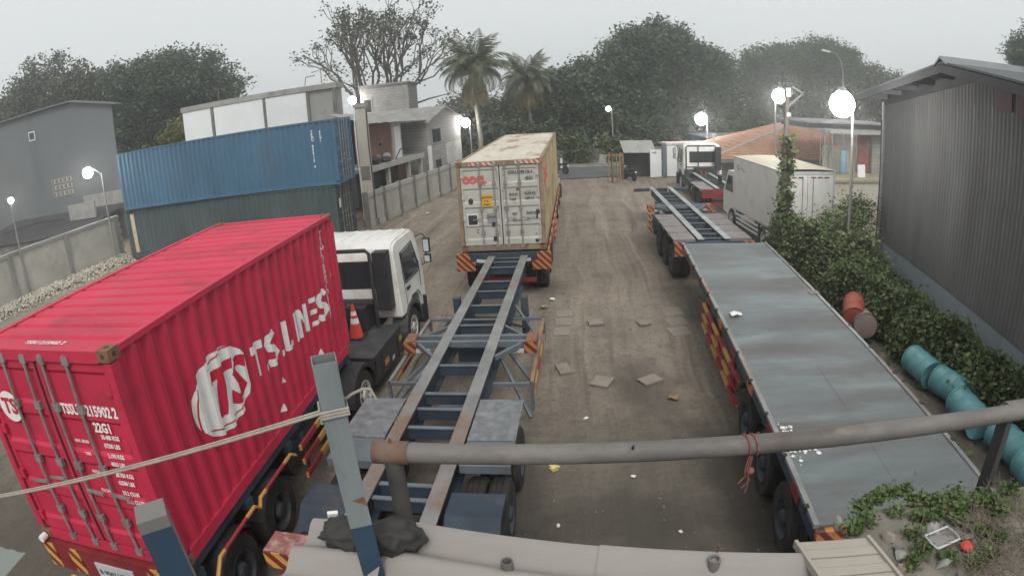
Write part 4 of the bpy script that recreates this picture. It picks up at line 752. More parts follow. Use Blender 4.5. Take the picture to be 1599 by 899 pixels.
MB().box(-h-.02,-h+.0,11.55,11.8,.35,2.35).build('board', M('pale_weathered_board',(.5,.42,.3),.9,0,.2,3,dirt=(.2,.14,.1),da=.8,ds=3), lo)
decal('label_sheet', [(-1.0,1.55),(-.75,1.55),(-.75,1.95),(-1.0,1.95)], [(0,1,2,3)], lambda a,b,d:(a,-.03,b), G['render_white'], lo)
# ================================================================== BUILDINGS
def corrugate(L, pitch, depth): return Rib(L, pitch, depth)
# ---- grey rendered building at far left
gb = thing('grey_building','tall grey rendered building with a small window at far left','building',(-24.8,34,0))
prof = [(-24,0),(-24,9.2),(-10.8,9.62),(-3.6,9.62),(0,8.9),(0,0)]
bk = [(x*1.2-4.96*(1 if x==0 else 1.0),z) for x,z in prof]
n_ = len(prof); MB().add([(x,0,z) for x,z in prof]+[(x-5.1,7,z) for x,z in prof],[(i,(i+1)%n_,n_+(i+1)%n_,n_+i) for i in range(n_)]+[tuple(range(n_-1,-1,-1)),tuple(range(n_,2*n_))]).build('wall', G['render_grey'], gb)
MB().prism([(-24,9.2),(-10.8,9.64),(-3.6,9.66),(.5,8.72),(.5,8.82),(-3.6,9.76),(-10.8,9.74),(-24,9.32)],'y',-.3,.4).build('roof_edge', G['render_grey'], gb)
w_ = MB().box(-8.1,-7.45,-.05,-.004,7.75,8.4).build('window', G['render_white'], gb); MB().box(-8.02,-7.53,-.06,-.05,7.83,8.32).build('pane', G['glass'], w_)
for r in range(3):
    for k in range(5):
        b_ = MB().box(-6.4+k*.42,-6.06+k*.42,-.06,-.004,3.5+r*.45,3.82+r*.45).build('vent_block', G['render_cream'], gb); MB().box(-6.33+k*.42,-6.2+k*.42,-.075,-.06,3.54+r*.45,3.78+r*.45).build('opening', G['rubber_seal'], b_)
MB().box(-3.6,-.004,-.02,-.003,0,3.2).build('patched_render', G['concrete'], gb)
lt = thing('lean_to','dark low sheet roof of a lean-to behind the block wall','shed',(-29,30.2,0))
for k in range(7): MB().add([(-6.5+k*1.6,-1.9,1.55),(-6.5+k*1.6+1.58,-1.9,1.55),(-6.5+k*1.6+1.58,3.5,2.35),(-6.5+k*1.6,3.5,2.35),(-6.5+k*1.6,-1.9,1.5),(-6.5+k*1.6+1.58,-1.9,1.5),(-6.5+k*1.6+1.58,3.5,2.3),(-6.5+k*1.6,3.5,2.3)],[(0,1,2,3),(7,6,5,4),(0,4,5,1),(1,5,6,2),(2,6,7,3),(3,7,4,0)]).build('roof_sheet', G['darkbeam'], lt)
MB().box(-6.4,4.6,-1.8,-1.65,0,1.49).build('wall', G['concrete_dark'], lt); MB().tube([(-4,-.4,2.05),(-1.2,.6,2.3),(1.5,.3,2.25)],.06,6).build('duct', G['darkbeam'], lt)
MB().box(1.6,3.9,.8,.95,2.0,3.0).build('low_screen', G['asbestos'], lt)
# ---- unfinished building with white panels
ub = thing('panel_building','unfinished concrete building with white panels behind the blue container','building',(-20.4,36,0))
MB().box(0,10.6,.05,1.6,0,7.35).build('wall', G['concrete'], ub); MB().box(-.1,10.75,-.12,1.7,7.35,7.68).build('parapet', G['concrete'], ub)
for x0, x1 in ((.0,2.1),(2.35,5.85),(6.05,8.75)): MB().box(x0,x1,-.06,.045,4.4,7.33).build('white_panel', G['render_white'], ub)
for x in (2.22,5.95,8.85,10.55): MB().box(x-.09,x+.09,-.1,.04,0,7.34).build('column', G['concrete_dark'], ub)
MB().tube([(2.6,.3,7.75),(2.7,.3,8.5)],.03,5).build('rebar', G['casting'], ub)
MB().tube([(9.7,.4,7.75),(9.7,.4,8.6),(9.1,.4,8.5)],.03,5).build('rebar', G['casting'], ub); MB().tube([(8.6,.4,7.75),(8.7,.4,8.25),(9.3,.4,8.3)],.03,5).build('rebar', G['casting'], ub)
# ---- small pale building behind it
sb = thing('pale_house','small pale block house with a dark window beyond the container stack','house',(-10.2,44.5,0))
MB().box(0,3.6,0,5,0,7.5).build('wall', G['greyblock'], sb); MB().box(-.1,3.7,-.15,5.1,7.5,7.62).build('roof', G['asbestos'], sb); MB().box(-.2,4.2,-.8,.0,5.05,5.2).build('awning', G['render_white'], sb)
w_ = MB().box(.2,.85,-.05,-.003,5.5,6.6).build('window', G['render_cream'], sb); MB().box(.27,.78,-.06,-.05,5.58,6.52).build('pane', G['glass'], w_)
# ---- weathered column with cables at the corner of the stack
pc = thing('concrete_column','tall weathered concrete column standing beside the container stack','column',(-6.72,29.3,0))
MB().box(-.28,.24,-.2,.25,0,5.9).build('shaft', G['render_cream'], pc); MB().box(-.4,.36,-.3,.35,0,.35).build('footing', G['concrete_dark'], pc); MB().box(-.34,.3,-.26,.31,5.9,6.1).build('cap', G['concrete'], pc)
MB().box(-.25,.2,-.21,-.195,2.3,3.0).build('render_patch', G['concrete_dark'], pc)
for dx in (-.33,.29): MB().tube([(dx,-.23,.1),(dx+.02,-.24,2.2),(dx-.02,-.23,4),(dx,-.22,5.8)],.035,6).build('downpipe', G['render_white' if dx<0 else 'darkbeam'], pc)
# ---- brick and block house along the drive
off = 1.5; nx_, ny_ = pd.y, -pd.x; hp = pa-Vector((nx_,ny_,0))*off
hs_ = thing('brick_house','half-built red brick and grey block house with a sheet roof behind the precast wall','house', hp, math.atan2(pd.y,pd.x))
# local x along the drive, y away from it
MB().box(2.6,10.3,-.1,3.8,2.42,2.62).build('balcony_slab', G['concrete'], hs_); MB().box(2.6,10.3,-.16,-.1,2.36,2.66).build('slab_edge', G['precast'], hs_)
for x in (2.8,5.6,8.3,10.1): MB().box(x-.11,x+.11,-.02,.2,0,2.42).build('column', G['render_cream'], hs_)
MB().box(2.6,11.3,2.2,2.4,0,2.41).build('ground_wall', G['concrete_dark'], hs_); MB().box(8.4,9.9,.9,1.05,0,2.41).build('red_partition', G['brickred'], hs_); MB().box(6.1,7.8,2.1,2.19,.3,1.7).build('blue_sheet', G['bluegrey'], hs_); MB().box(3.0,5.4,2.15,2.19,.1,2.3).build('grey_sheet', G['concrete'], hs_)
MB().box(3.6,7.5,.7,.9,2.62,4.85).build('brick_wall', G['brickred'], hs_); w_ = MB().box(5.75,6.2,.64,.69,3.5,3.85).build('vent_window', G['concrete'], hs_); MB().box(5.8,6.15,.62,.64,3.55,3.8).build('pane', G['glass'], w_)
MB().box(7.5,8.75,.6,.8,2.62,4.85).build('door_wall', G['render_cream'], hs_); MB().box(7.75,8.5,.56,.595,2.62,4.55).build('door', G['render_white'], hs_)
MB().box(8.75,11.3,1.9,2.1,2.62,4.85).build('recess_wall', G['render_grey'], hs_); w_ = MB().box(9.0,9.7,1.84,1.89,3.4,4.3).build('window', G['concrete'], hs_); MB().box(9.06,9.64,1.82,1.84,3.46,4.24).build('pane', G['glass'], w_); w_ = MB().box(10.1,11.0,1.84,1.89,3.3,4.4).build('window', G['concrete'], hs_); MB().box(10.16,10.94,1.82,1.84,3.36,4.34).build('pane', G['glass'], w_)
MB().prism([(11.3,0),(11.3,4.55),(14.2,5.4),(17.4,4.45),(17.4,0)],'y',0,4.5).build('block_gable', G['greyblock'], hs_)
MB().box(14.4,17.41,-.01,-.002,0,2.9).build('whitewashed_part', M('whitewash',(.42,.42,.38),.9,0,.2,1,dirt=(.2,.24,.17),da=.8,ds=.9), hs_)
MB().prism([(11.0,4.5),(14.2,5.44),(17.8,4.37),(17.8,4.45),(14.2,5.54),(11.0,4.6)],'y',-.3,4.7).build('gable_roof', G['asbestos'], hs_)
w_ = MB().box(11.95,13.5,-.06,-.003,3.05,4.1).build('window', G['concrete'], hs_)
for k in range(2): MB().box(12.03+k*.72,12.69+k*.72,-.075,-.06,3.13,4.02).build('pane', G['glass'], w_)
w_ = MB().box(12.2,13.3,-.05,-.003,1.0,2.0).build('window', G['concrete'], hs_); MB().box(12.28,13.22,-.065,-.05,1.08,1.92).build('pane', G['glass'], w_)
MB().box(11.0,11.2,-.3,-.1,0,3.0).build('pipe_post', G['render_white'], hs_)
for k in range(7):
    x0 = 3.6+k*1.1; ry = [(-.1,5.0-.04*k),(2.6,5.75-.07*k)]
    rb_ = Rib(1.08,.135,.03); MB().sheet(lambda x,q:(x0+x, ry[0][0]+(ry[1][0]-ry[0][0])*q, ry[0][1]+(ry[1][1]-ry[0][1])*q+rb_(x)), rb_.xs,[0,.5,1]).build('roof_sheet', G['asbestos'], hs_)
MB().box(3.65,11.2,2.4,2.55,2.6,5.3).build('back_wall', G['concrete_dark'], hs_)
for k in range(9):
    o = MB().lathe([(0,-.16),(.22+.05*random.random(),-.12),(.3,0),(.2,.15),(.02,.19)],9,'z'); o.v = [(x*random.uniform(.9,1.3),y,z*random.uniform(.8,1.2)) for x,y,z in o.v]
    o.build('rubble_sack', [G['cloth_black'],G['concrete'],G['drumtan']][k%3], hs_, .8, (3.5+.42*k,.35+.2*(k%3),2.78+.14*(k%2)))
MB().tube([(6.8,.1,2.7),(7.6,.2,3.15),(8.9,.2,3.35)],.04,6).build('scrap_pole', G['darkbeam'], hs_)
# ---- dark clad warehouse on the right
DKROOF = M('dark_roof_sheet',(.1,.105,.11),.75,0,.15,.8,dirt=(.07,.07,.07),da=.5,ds=.8)
WY = .25; wc = Vector((12.55,17.25,0)); wdv = Vector((-math.sin(WY),-math.cos(WY),0))
wh = thing('warehouse','dark grey corrugated warehouse with a low gable roof at right','warehouse', wc, math.atan2(wdv.y,wdv.x))
# local x runs along the wall towards the camera, y points into the building (+) ; outside is y<0
LW = 16.0; apx = 6.2; zc, za, zr_ = 5.62, 6.42, 5.2
def topz(x): return zc+(za-zc)*x/apx if x < apx else za-(za-zr_)*(x-apx)/(LW-apx)
MB().box(0,LW,.0,.22,0,1.08).build('plinth', M('pale_plinth',(.2,.23,.25),.9,0,.12,1,dirt=(.13,.14,.14),da=.6,ds=1,stretch=(1,1,.4)), wh)
nsh = 18; sw_ = LW/nsh
for k in range(nsh):
    x0 = k*sw_; rb_ = Rib(sw_-.006,.178,.014)
    MB().sheet(lambda x,z:(x0+x,-.03-rb_(x), 1.02 if z==0 else 3.62), rb_.xs,[0,1]).build('cladding_sheet', G['steelsheet'], wh)
    MB().sheet(lambda x,z:(x0+x,-.012-rb_(x), 3.56 if z==0 else topz(x0+x)-.06), rb_.xs,[0,1]).build('cladding_sheet', G['steelsheet'], wh)
MB().box(-.06,.06,-.08,.2,0,zc).build('corner_flashing', G['purlin'], wh); MB().tube([(-.12,-.05,.3),(-.12,-.05,5.0)],.05,8).build('downpipe', G['darkbeam'], wh)
def rbeam(x0,x1,dz,y0,y1,th,mat,nm):
    n_ = 2; a = [(x0,topz(x0)+dz),(x1,topz(x1)+dz),(x1,topz(x1)+dz+th),(x0,topz(x0)+dz+th)]; MB().prism(a,'y',y0,y1).build(nm, mat, wh)
ex = -.35; topz0 = topz
def topz(x): return zc+(za-zc)*x/apx if x < apx else za-(za-zr_)*(x-apx)/(LW-apx)
for i in range(4): a = ex+(apx-ex)*i/4; b = ex+(apx-ex)*(i+1)/4; rbeam(a,b,.22,-.95,12,.05,DKROOF,'roof_sheet')
for i in range(5): a = apx+(LW-apx)*i/5; b = apx+(LW-apx)*(i+1)/5; rbeam(a,b,.22,-.95,12,.05,DKROOF,'roof_sheet')
rbeam(ex,apx,.0,-.98,-.93,.2,G['darkbeam'],'barge_board'); rbeam(apx,LW,.0,-.98,-.93,.2,G['darkbeam'],'barge_board')
rbeam(ex,apx,-.12,-.03,.1,.3,G['darkbeam'],'gable_beam'); rbeam(apx,LW,-.12,-.03,.1,.3,G['darkbeam'],'gable_beam')
for i, x in enumerate((.3,1.5,2.7,3.9,5.1,6.2,7.4,8.6,9.8,11.0,12.4)): MB().box(x-.04,x+.04,-.92,-.03,topz(x)+.06,topz(x)+.21).build('purlin', G['purlin'], wh)
for x in (7.3,8.2,9.3): MB().box(x,x+.7,-.05,-.035,topz(x)-.62,topz(x)-.12).build('infill_panel', G['redpaint'] if False else M('maroon_infill',(.1,.06,.07),.8,0,.1), wh)
MB().prism([(apx-.35,za+.16),(apx,za+.34),(apx+.35,za+.18),(apx+.35,za+.22),(apx,za+.4),(apx-.35,za+.2)],'y',-1.0,12).build('ridge_cap', G['steelroof'], wh)
MB().tube([(7.2,1.5,topz(7.2)+.3),(7.15,1.5,topz(7.2)+.75),(6.7,1.5,topz(7.2)+.8),(6.3,1.5,topz(7.2)+.55)],.05,7).build('vent_pipe', G['purlin'], wh)
MB().box(6.6,6.85,2.6,2.85,topz(6.7)+.25,topz(6.7)+1.05).build('roof_vent', G['purlin'], wh)
MB().box(4.9,5.05,3.2,3.35,za+.2,za+.75).build('roof_vent', G['purlin'], wh)
rtk = thing('water_tank','red water tank on the warehouse roof at the right edge','tank', loc_in(wh,(9.3,3.4,topz(9.3)+.28)))
MB().lathe([(0,0),(.42,0),(.45,.05),(.45,.75),(.4,.85),(.15,.93),(0,.93)],24).build('body', M('red_tank',(.5,.05,.05),.5,0,.1), rtk, .6); MB().lathe([(0,.93),(.16,.93),(.16,1.0),(0,1.01)],16).build('lid', G['redpaint'], rtk, .6)
MB().tube([(-.5,-.1,0),(-.5,-.1,1.05),(-.1,0,1.05)],.02,5).build('pipe', G['purlin'], rtk)
# ---- tiled-roof house behind the box truck
th_ = thing('tiled_house','house with an orange tiled hip roof behind the white box truck','house',(16.6,36.5,0))
MB().box(-3.6,5.5,-.2,6,0,1.6).build('wall', G['greyblock'], th_)
def hiproof(P, name, cols):   # rows of tiles as real steps up a roof plane given by eave a,b and ridge c,d
    a, b, c, d = [Vector(p) for p in P]; rows = 15; mb = MB(); n_ = ((b-a).cross(d-a)).normalized()
    if n_.z < 0: n_ = -n_
    for r in range(rows):
        t0, t1 = r/rows, (r+1)/rows+.012; p0, p1 = a.lerp(d,t0), b.lerp(c,t0); q0, q1 = a.lerp(d,t1), b.lerp(c,t1)
        k = max(3,int((p1-p0).length/.24))
        for j in range(k):
            s0, s1 = j/k, (j+1)/k; A_, B_, C_, D_ = p0.lerp(p1,s0)+n_*.05, p0.lerp(p1,s1)+n_*.05, q0.lerp(q1,s1)+n_*.01, q0.lerp(q1,s0)+n_*.01; m2 = (A_+B_)/2+n_*.035; m3 = (C_+D_)/2+n_*.035
            mb.add([A_,m2,B_,C_,m3,D_,A_-n_*.04,B_-n_*.04],[(0,1,4,5),(1,2,3,4),(6,7,2,1),(6,1,0)])
    o = mb.build(name, G['tile'], th_); o['kind'] = 'stuff'; return o
e = [(-4.2,-1.4,1.62),(5.4,-1.4,1.55),(5.9,1.6,3.6),(3.1,1.6,3.68)]
hiproof(e,'roof_tiles',40); hiproof([(-4.2,6.4,1.62),(-4.2,-1.4,1.62),(3.1,1.6,3.68),(3.1,3.6,3.68)],'roof_tiles',30)
MB().tube([(-4.2,-1.4,1.68),(3.1,1.6,3.76)],.09,6).build('hip_tile_line', G['concrete'], th_); MB().tube([(3.1,1.6,3.76),(5.9,1.6,3.7)],.09,6).build('ridge_tile_line', G['concrete'], th_); MB().box(-4.2,5.4,-1.45,-1.35,1.45,1.6).build('fascia', G['concrete_dark'], th_)
# ---- grey tiled lean-to and brick yard between it and the warehouse
yb_ = thing('yard_building','shabby grey block building with a red painted wall beside the warehouse','building',(18.6,30.5,0))
MB().box(1.7,3.3,0,.2,0,3.6).build('red_wall', M('red_painted_wall',(.24,.09,.08),.85,0,.2,1.2,dirt=(.3,.29,.26),da=.8,ds=.9,dlo=.5), yb_); MB().box(2.5,5,-.25,-.05,0,3.75).build('block_wall', G['greyblock'], yb_); MB().box(-.6,1.7,.3,.5,0,2.9).build('plaster_wall', G['render_cream'], yb_)
MB().box(-.9,5.2,-.9,4,3.78,3.86).build('roof', G['steelroof'], yb_); MB().box(-.9,5.2,-.95,-.9,3.7,3.92).build('fascia', G['precast'], yb_); MB().box(-1.2,5.2,1,5,4.15,4.25).build('roof', G['asbestos'], yb_); MB().box(-1.2,5.2,1.2,4.8,3.86,4.15).build('clerestory', G['darkbeam'], yb_)
MB().box(-2.4,3.9,-2.6,.28,1.25,1.38).build('low_roof', M('mossy_sheet',(.26,.24,.16),.9,0,.2,1,dirt=(.15,.1,.07),da=.7,ds=1), yb_); MB().box(-2.3,3.8,-2.5,-2.35,0,1.24).build('front_wall', G['render_cream'], yb_)
MB().lathe([(0,1.39),(.2,1.39),(.24,1.5),(.24,2.3),(.18,2.7),(0,2.72)],14,'z',(.35,-.4,0)).build('blue_wrapped_tank', M('pale_blue_tarp',(.2,.3,.36),.7,0,.15,3), yb_, .7)
wbd = thing('white_board','white board leaning on the low roof beside the red wall','board',(19.35,28.75,1.385)); MB().obox((0,0,.36),(.52,.03,.7),(-.12,0,0)).build('panel', G['render_white'], wbd); MB().obox((-.24,.0,.36),(.03,.045,.7),(-.12,0,0)).build('edge_strip', G['silver'], wbd)
tw = thing('lattice_mast','slim steel lattice mast standing beside the tiled roof','mast',(17.75,30.2,0))
for dx,dy in ((0,0),(.55,0),(.55,.55),(0,.55)): MB().tube([(dx,dy,0),(dx,dy,3.9)],.035,5).build('mast_leg', G['pole_steel'], tw)
for k in range(6):
    z = .4+k*.58
    for (a,b) in (((0,0),(.55,0)),((.55,0),(.55,.55)),((.55,.55),(0,.55)),((0,.55),(0,0))): MB().bar((a[0],a[1],z),(b[0],b[1],z+.58 if k%2 else z),.03).build('mast_brace', G['pole_steel'], tw)
# ---- teal building and far pale block
tb = thing('teal_shed','blue green painted shed wall beyond the far white truck','shed',(15.6,44.8,0)); MB().box(0,5.2,0,4,0,2.25).build('wall', G['teal_wall'], tb); MB().box(-.2,5.4,-.3,4.2,2.25,2.36).build('roof', G['steelroof'], tb)
fbk = thing('pale_block','narrow pale flat block glimpsed between the tall trees','building',(AY(1141,180,57).x,57,0)); MB().box(0,1.6,0,2,0,5.4).build('wall', G['render_white'], fbk)
for k in range(3):
    for r in range(2): w_ = MB().box(.15+k*.48,.45+k*.48,-.05,-.003,1.9+r*1.8,3.2+r*1.8).build('window', G['darkbeam'], fbk)
# ---- gate kiosk at the far end
ks = thing('gate_kiosk','makeshift gate kiosk with open white doors and sheet roof at the far end','kiosk',(8.1,40.4,0))
MB().box(-.3,1.9,.0,.1,0,2.0).build('back_wall', G['darkbeam'], ks); MB().add([(-.2,-1.0,1.8),(2.05,-1.0,1.75),(2.05,.3,2.45),(-.2,.3,2.5),(-.2,-1.0,1.75),(2.05,-1.0,1.7),(2.05,.3,2.4),(-.2,.3,2.45)],[(0,1,2,3),(7,6,5,4),(0,4,5,1),(1,5,6,2),(2,6,7,3),(3,7,4,0)]).build('roof', G['concrete'], ks)
MB().obox((2.0,-.9,.98),(.85,.05,1.85),(0,0,.25)).build('door', G['render_white'], ks); MB().box(2.5,2.72,-1.0,-.8,0,2.35).build('post', G['bluegrey'], ks); MB().box(2.78,3.5,-.95,-.88,.08,2.15).build('door', G['render_white'], ks); MB().box(2.74,5.8,-.9,.8,2.18,2.3).build('sign_band', M('faded_sign',(.5,.42,.4),.8,0,.3,5), ks)
MB().box(3.5,5.6,-.4,-.3,0,2.16).build('side_wall', G['render_white'], ks); MB().box(-.3,-.2,-.95,.1,0,1.7).build('side_post', G['wood'], ks)
wp = thing('pale_trunk_post','thin white post standing in for a pale tree trunk beside the far white truck','post',(13.8,38.2,0)); MB().cyl((0,0,0),(0,0,2.9),.07,8).build('shaft', G['render_white'], wp, .8); MB().box(-.14,.14,-.1,.1,2.9,3.0).build('cap', G['render_white'], wp)  # plain post standing in for a white-painted tree trunk
tm = thing('timber_gate_frame','leaning brown and ochre timber boards standing at the gate','timber',(6.6,38.2,0))
for k, (x,dx,wd_,m_) in enumerate(((0,.12,.14,'wood'),(.28,.0,.34,'casting'),(.62,-.04,.16,'wood'),(.8,.0,.1,'wood'))): MB().bar((x,-.02*k,0),(x+dx,.1,1.95-.06*k),wd_,.06).build('board', G[m_], tm)
MB().box(-.15,.95,.08,.13,1.7,1.8).build('crosspiece', G['wood'], tm); MB().obox((-.25,.3,1.5),(.5,.04,.6),(0,.2,0)).build('pale_board', G['concrete'], tm)
def motorbike(label, loc, rz, group):
    t = thing('motorbike', label, 'motorbike', loc, rz, group); wm = MB().lathe([(.2,-.04),(.27,-.05),(.3,0),(.27,.05),(.2,.04)],18,'x',closed=True)
    for y in (-.6,.62): w = wm.build('wheel', G['tyre'], t, .6, (0,y,.3)); MB().cyl((-.03,0,0),(.03,0,0),.2,10).build('rim', G['rim_dark'], w)
    MB().tube([(0,.62,.3),(0,.45,.7),(0,.38,.95)],.04,6).build('fork', G['galv'], t); MB().tube([(-.32,.3,1.0),(0,.38,.97),(.32,.3,1.0)],.02,6).build('handlebar', G['black'], t)
    MB().tube([(0,-.75,.72),(0,-.3,.72),(0,.05,.62)],[.1,.13,.08],8).build('seat', G['black'], t); MB().tube([(0,-.5,.45),(0,0,.42),(0,.3,.7),(0,.42,.85)],[.1,.16,.13,.09],8).build('body', G['black'], t); MB().obox((0,.52,.86),(.2,.1,.18)).build('headlamp', G['silver'], t); MB().obox((0,-.85,.62),(.14,.03,.1)).build('number_plate', G['render_white'], t)
motorbike('dark motorbike parked in front of the gate kiosk',(8.15,38.9,0),.3,None); motorbike('dark motorbike standing at the street edge beyond the cream container',(3.9,43.6,.03),.9,None)
car = thing('parked_car','white car parked across the street, half hidden by shrubs','car',(7.6,52.2,0),.03+math.pi/2)
cpf = [(-2,.35),(-2,.8),(-1.3,.9),(-.8,1.38),(.6,1.38),(1.15,.92),(2,.78),(2.05,.35)]
MB().prism(cpf,'x',-.8,.8).build('body', G['cab_white'], car)
for sx in (-1,1): MB().add([(sx*.805,-1.1,.92),(sx*.805,-.75,1.3),(sx*.805,.55,1.3),(sx*.805,.95,.94)],[(0,1,2,3)]).build('side_window', G['glass'], car)
for y in (-1.25,1.25):
    for sx in (-1,1): MB().lathe([(0,-.1),(.3,-.1),(.32,0),(.3,.1),(0,.1)],16,'x').build('wheel', G['tyre'], car, .6, (sx*.72,y,.32))
# ================================================================== PLANTS
def rand_dirs(n, rng): d = rng.normal(size=(n,3)); return d/np.linalg.norm(d,axis=1)[:,None]
def leaves_at(P, size, rng, up=.35, aspect=1.5):
    n = len(P); N_ = rand_dirs(n,rng); N_[:,2] = np.abs(N_[:,2])+up; N_ /= np.linalg.norm(N_,axis=1)[:,None]
    T = np.cross(N_, rand_dirs(n,rng)); T /= np.linalg.norm(T,axis=1)[:,None]+1e-9; B = np.cross(N_,T); s = size*rng.uniform(.6,1.35,(n,1)); a = T*s*aspect*.5; b = B*s*.5
    return np.stack([P-a, P-b*.9+a*.1, P+a, P+b*.9+a*.1],1)
def crown_pts(c, r, n_cl, per, cl_r, rng, lump=.28, shell=.55, bottom=-.75):
    D = rand_dirs(n_cl*2,rng); D = D[D[:,2] > bottom][:n_cl]; k = rng.normal(size=(6,3))*2.1; ph = rng.uniform(0,6.28,6)
    mod = 1+lump*np.mean(np.sin(D@k.T+ph),axis=1)*1.7; R = rng.uniform(0,1,len(D))**(1-shell)*mod
    C = np.array(c)+D*R[:,None]*np.array(r); P = np.repeat(C,per,0)+rng.normal(size=(len(C)*per,3))*cl_r*np.array([1,1,.7]); return P, C
def limb(mb, a, b, r0, r1, rng, n=5, wob=.12):
    a, b = Vector(a), Vector(b); L = (b-a).length; pts = [a.lerp(b,i/n)+(Vector(rng.normal(size=3))*wob*L*.25 if 0 < i < n else Vector((0,0,0))) for i in range(n+1)]
    mb.tube(pts,[r0+(r1-r0)*i/n for i in range(n+1)],6)
LEAFD = leafmat('dark_leaf',(.04,.056,.034),(.125,.165,.095),.3,.2); LEAFM = leafmat('mid_leaf',(.038,.054,.027),(.14,.18,.09),.35,.25)
LEAFG = leafmat('grey_green_leaf',(.045,.055,.034),(.14,.15,.09),.4,.2,((.17,.15,.09),.93)); LEAFY = leafmat('yellow_green_leaf',(.1,.11,.03),(.24,.24,.09),.5,.3)
VINE = leafmat('vine_leaf',(.042,.06,.027),(.2,.25,.105),.8,.3,((.24,.24,.13),.95)); PALML = leafmat('palm_leaf',(.06,.07,.045),(.2,.21,.13),.5,.3); PALMD = leafmat('dead_palm_leaf',(.12,.095,.055),(.24,.19,.1),.8,.2)
DRY = leafmat('dry_stem',(.09,.075,.055),(.22,.18,.13),2,.0); WEED = leafmat('weed_leaf',(.04,.065,.022),(.17,.24,.09),4,.3)
def tree(label, base, trunk_h, crowns, seed, mat, n_cl=260, per=60, cl_r=.75, leaf=.34, trunk_r=.4, bark='bark', group=None, shell=.6, lump=.28):
    rng = np.random.default_rng(seed); t = thing('leafy_tree', label, 'tree', (base[0],base[1],0), 0, group); tr = MB(); top = Vector((rng.normal()*.3,rng.normal()*.3,trunk_h)); limb(tr,(0,0,-.1),top,trunk_r,trunk_r*.7,rng,5,.04); allp = []
    for (c, r, w) in crowns:
        P, C = crown_pts(c, r, int(n_cl*w*1.25), int(per*1.5), cl_r*.72, rng, lump, shell); allp.append(P)
        for i in rng.choice(len(C), min(len(C),14), replace=False): limb(tr, top*rng.uniform(.75,1), Vector(C[i])*.97, trunk_r*.35, .04, rng)
    tr.build('trunk', G[bark], t, .8); fast_quads('crown', leaves_at(np.concatenate(allp), leaf*.72, rng), mat, t); return t
GT = 'tall trees beyond the street'
tree('dense dark tree left of the far lamp, lowest of the three beyond the street',(8.6,59),3.5,[((0,0,6.0),(4.6,4.5,3.6),1),((-1.6,-1,3.4),(3.2,3,2.4),.4),((2.5,-1,3.2),(3,3,2.4),.4)],1,LEAFD,230,60,.75,.33,.4,group=GT)
tree('tallest dense dark tree behind the gate kiosk',(16.2,61),4,[((0,0,8.2),(6.3,5.5,4.9),1.2),((-3,-2,4.4),(4,3.5,3.2),.5),((3.2,-2,4.4),(4,3.5,3.2),.5)],2,LEAFD,300,62,.8,.34,.5,group=GT)
tree('dense dark tree right of the tallest one, above the far white truck',(20.7,60),3.5,[((0,0,7.0),(3.2,4,3.5),1),((0,-1.5,3.4),(3.3,3.2,2.6),.6)],3,LEAFD,220,60,.75,.33,.4,group=GT)
tree('spreading tree behind the pale block and bright lamp',(34.0,71),4,[((0,0,7.6),(4.6,5,3.9),1),((1,-1,4),(4.6,4,3),.5)],4,LEAFM,230,60,.85,.36,.45,group=GT)
tree('wide flat-topped tree behind the tiled house',(41.5,72),4.5,[((0,0,9.0),(8.2,6,4.4),1.3),((-2,-1,5),(7,4,3),.6)],5,LEAFM,290,60,.9,.36,.5,group=GT)
tree('lower thinning tree behind the warehouse\'s left eave',(53.0,74),4,[((0,0,6.6),(5.5,5,3.6),1),((-3,0,5),(4,4,3),.5)],6,LEAFG,210,52,.9,.36,.45,group=GT)
tree('dark dense tree standing behind the white-panelled building',(-33.5,58),5,[((0,0,10.2),(8.0,6,6.0),1.3),((-2,-1,6),(7,5,4.5),.6)],7,LEAFD,320,60,.85,.36,.5,group='trees behind the grey building')
tree('looser grey green tree at the far left behind the grey building',(-51.0,58),6,[((0,0,11.0),(10.5,6,6.4),1.4),((-9,0,8.6),(8,5,6),.8),((8.5,0,10.8),(6.5,5,5.6),.9)],8,LEAFG,300,50,.9,.38,.5,group='trees behind the grey building')
tree('small yellow green tree between the grey building and the white panels',(-23.2,40.0),4.2,[((0,0,5.6),(1.9,1.5,1.5),1)],9,LEAFY,70,50,.35,.22,.12)
p_ = AY(1592,62,42); tree('tree showing at the right edge behind the red tank',(p_.x+2.2,42),4,[((0,0,p_.z-1.2),(2.9,3,2.9),1),((0,0,5),(2.6,2.6,2.4),.4)],10,LEAFM,130,55,.55,.26,.3)
for k, (x,y,z,r,lf) in enumerate(((-4.5,51,2.4,2.6,LEAFM),(-.5,55,2.6,3.0,LEAFD),(3.2,54,2.0,2.2,LEAFD),(6.0,51.0,1.0,1.5,LEAFM),(9.6,51.1,1.0,1.4,LEAFM),(13.4,54.0,2.0,2.2,LEAFD),(18.5,52,2.2,2.6,LEAFD),(24,54,2.6,3.2,LEAFM))):
    lb = ('bushy shrub behind the brick house','large shrub under the taller palm','dark shrub under the smaller palm','shrub left of the white parked car','shrub right of the white parked car','dark shrub behind the gate kiosk','shrub behind the far truck cab','shrub left of the pale block')[k]
    rng = np.random.default_rng(40+k); t = thing('street_shrub', lb, 'shrub', (x,y,0), 0, 'shrubs across the street'); m = MB()
    P, C_ = crown_pts((0,0,z*.95),(r,r*.7,z*.95),70,50,.4,rng,.3,.5,-.95)
    for i in range(5): limb(m,(rng.normal()*.2,rng.normal()*.2,-.05),C_[i],.06,.02,rng)
    m.build('stem', G['bark'], t, .8); fast_quads('foliage', leaves_at(P,.24,rng), lf, t)
tree('low spreading tree filling the gap behind the taller palm',(-2.6,63),2.5,[((0,0,3.6),(5.2,3,2.8),1)],14,LEAFG,200,50,.7,.3,.3,group=GT)
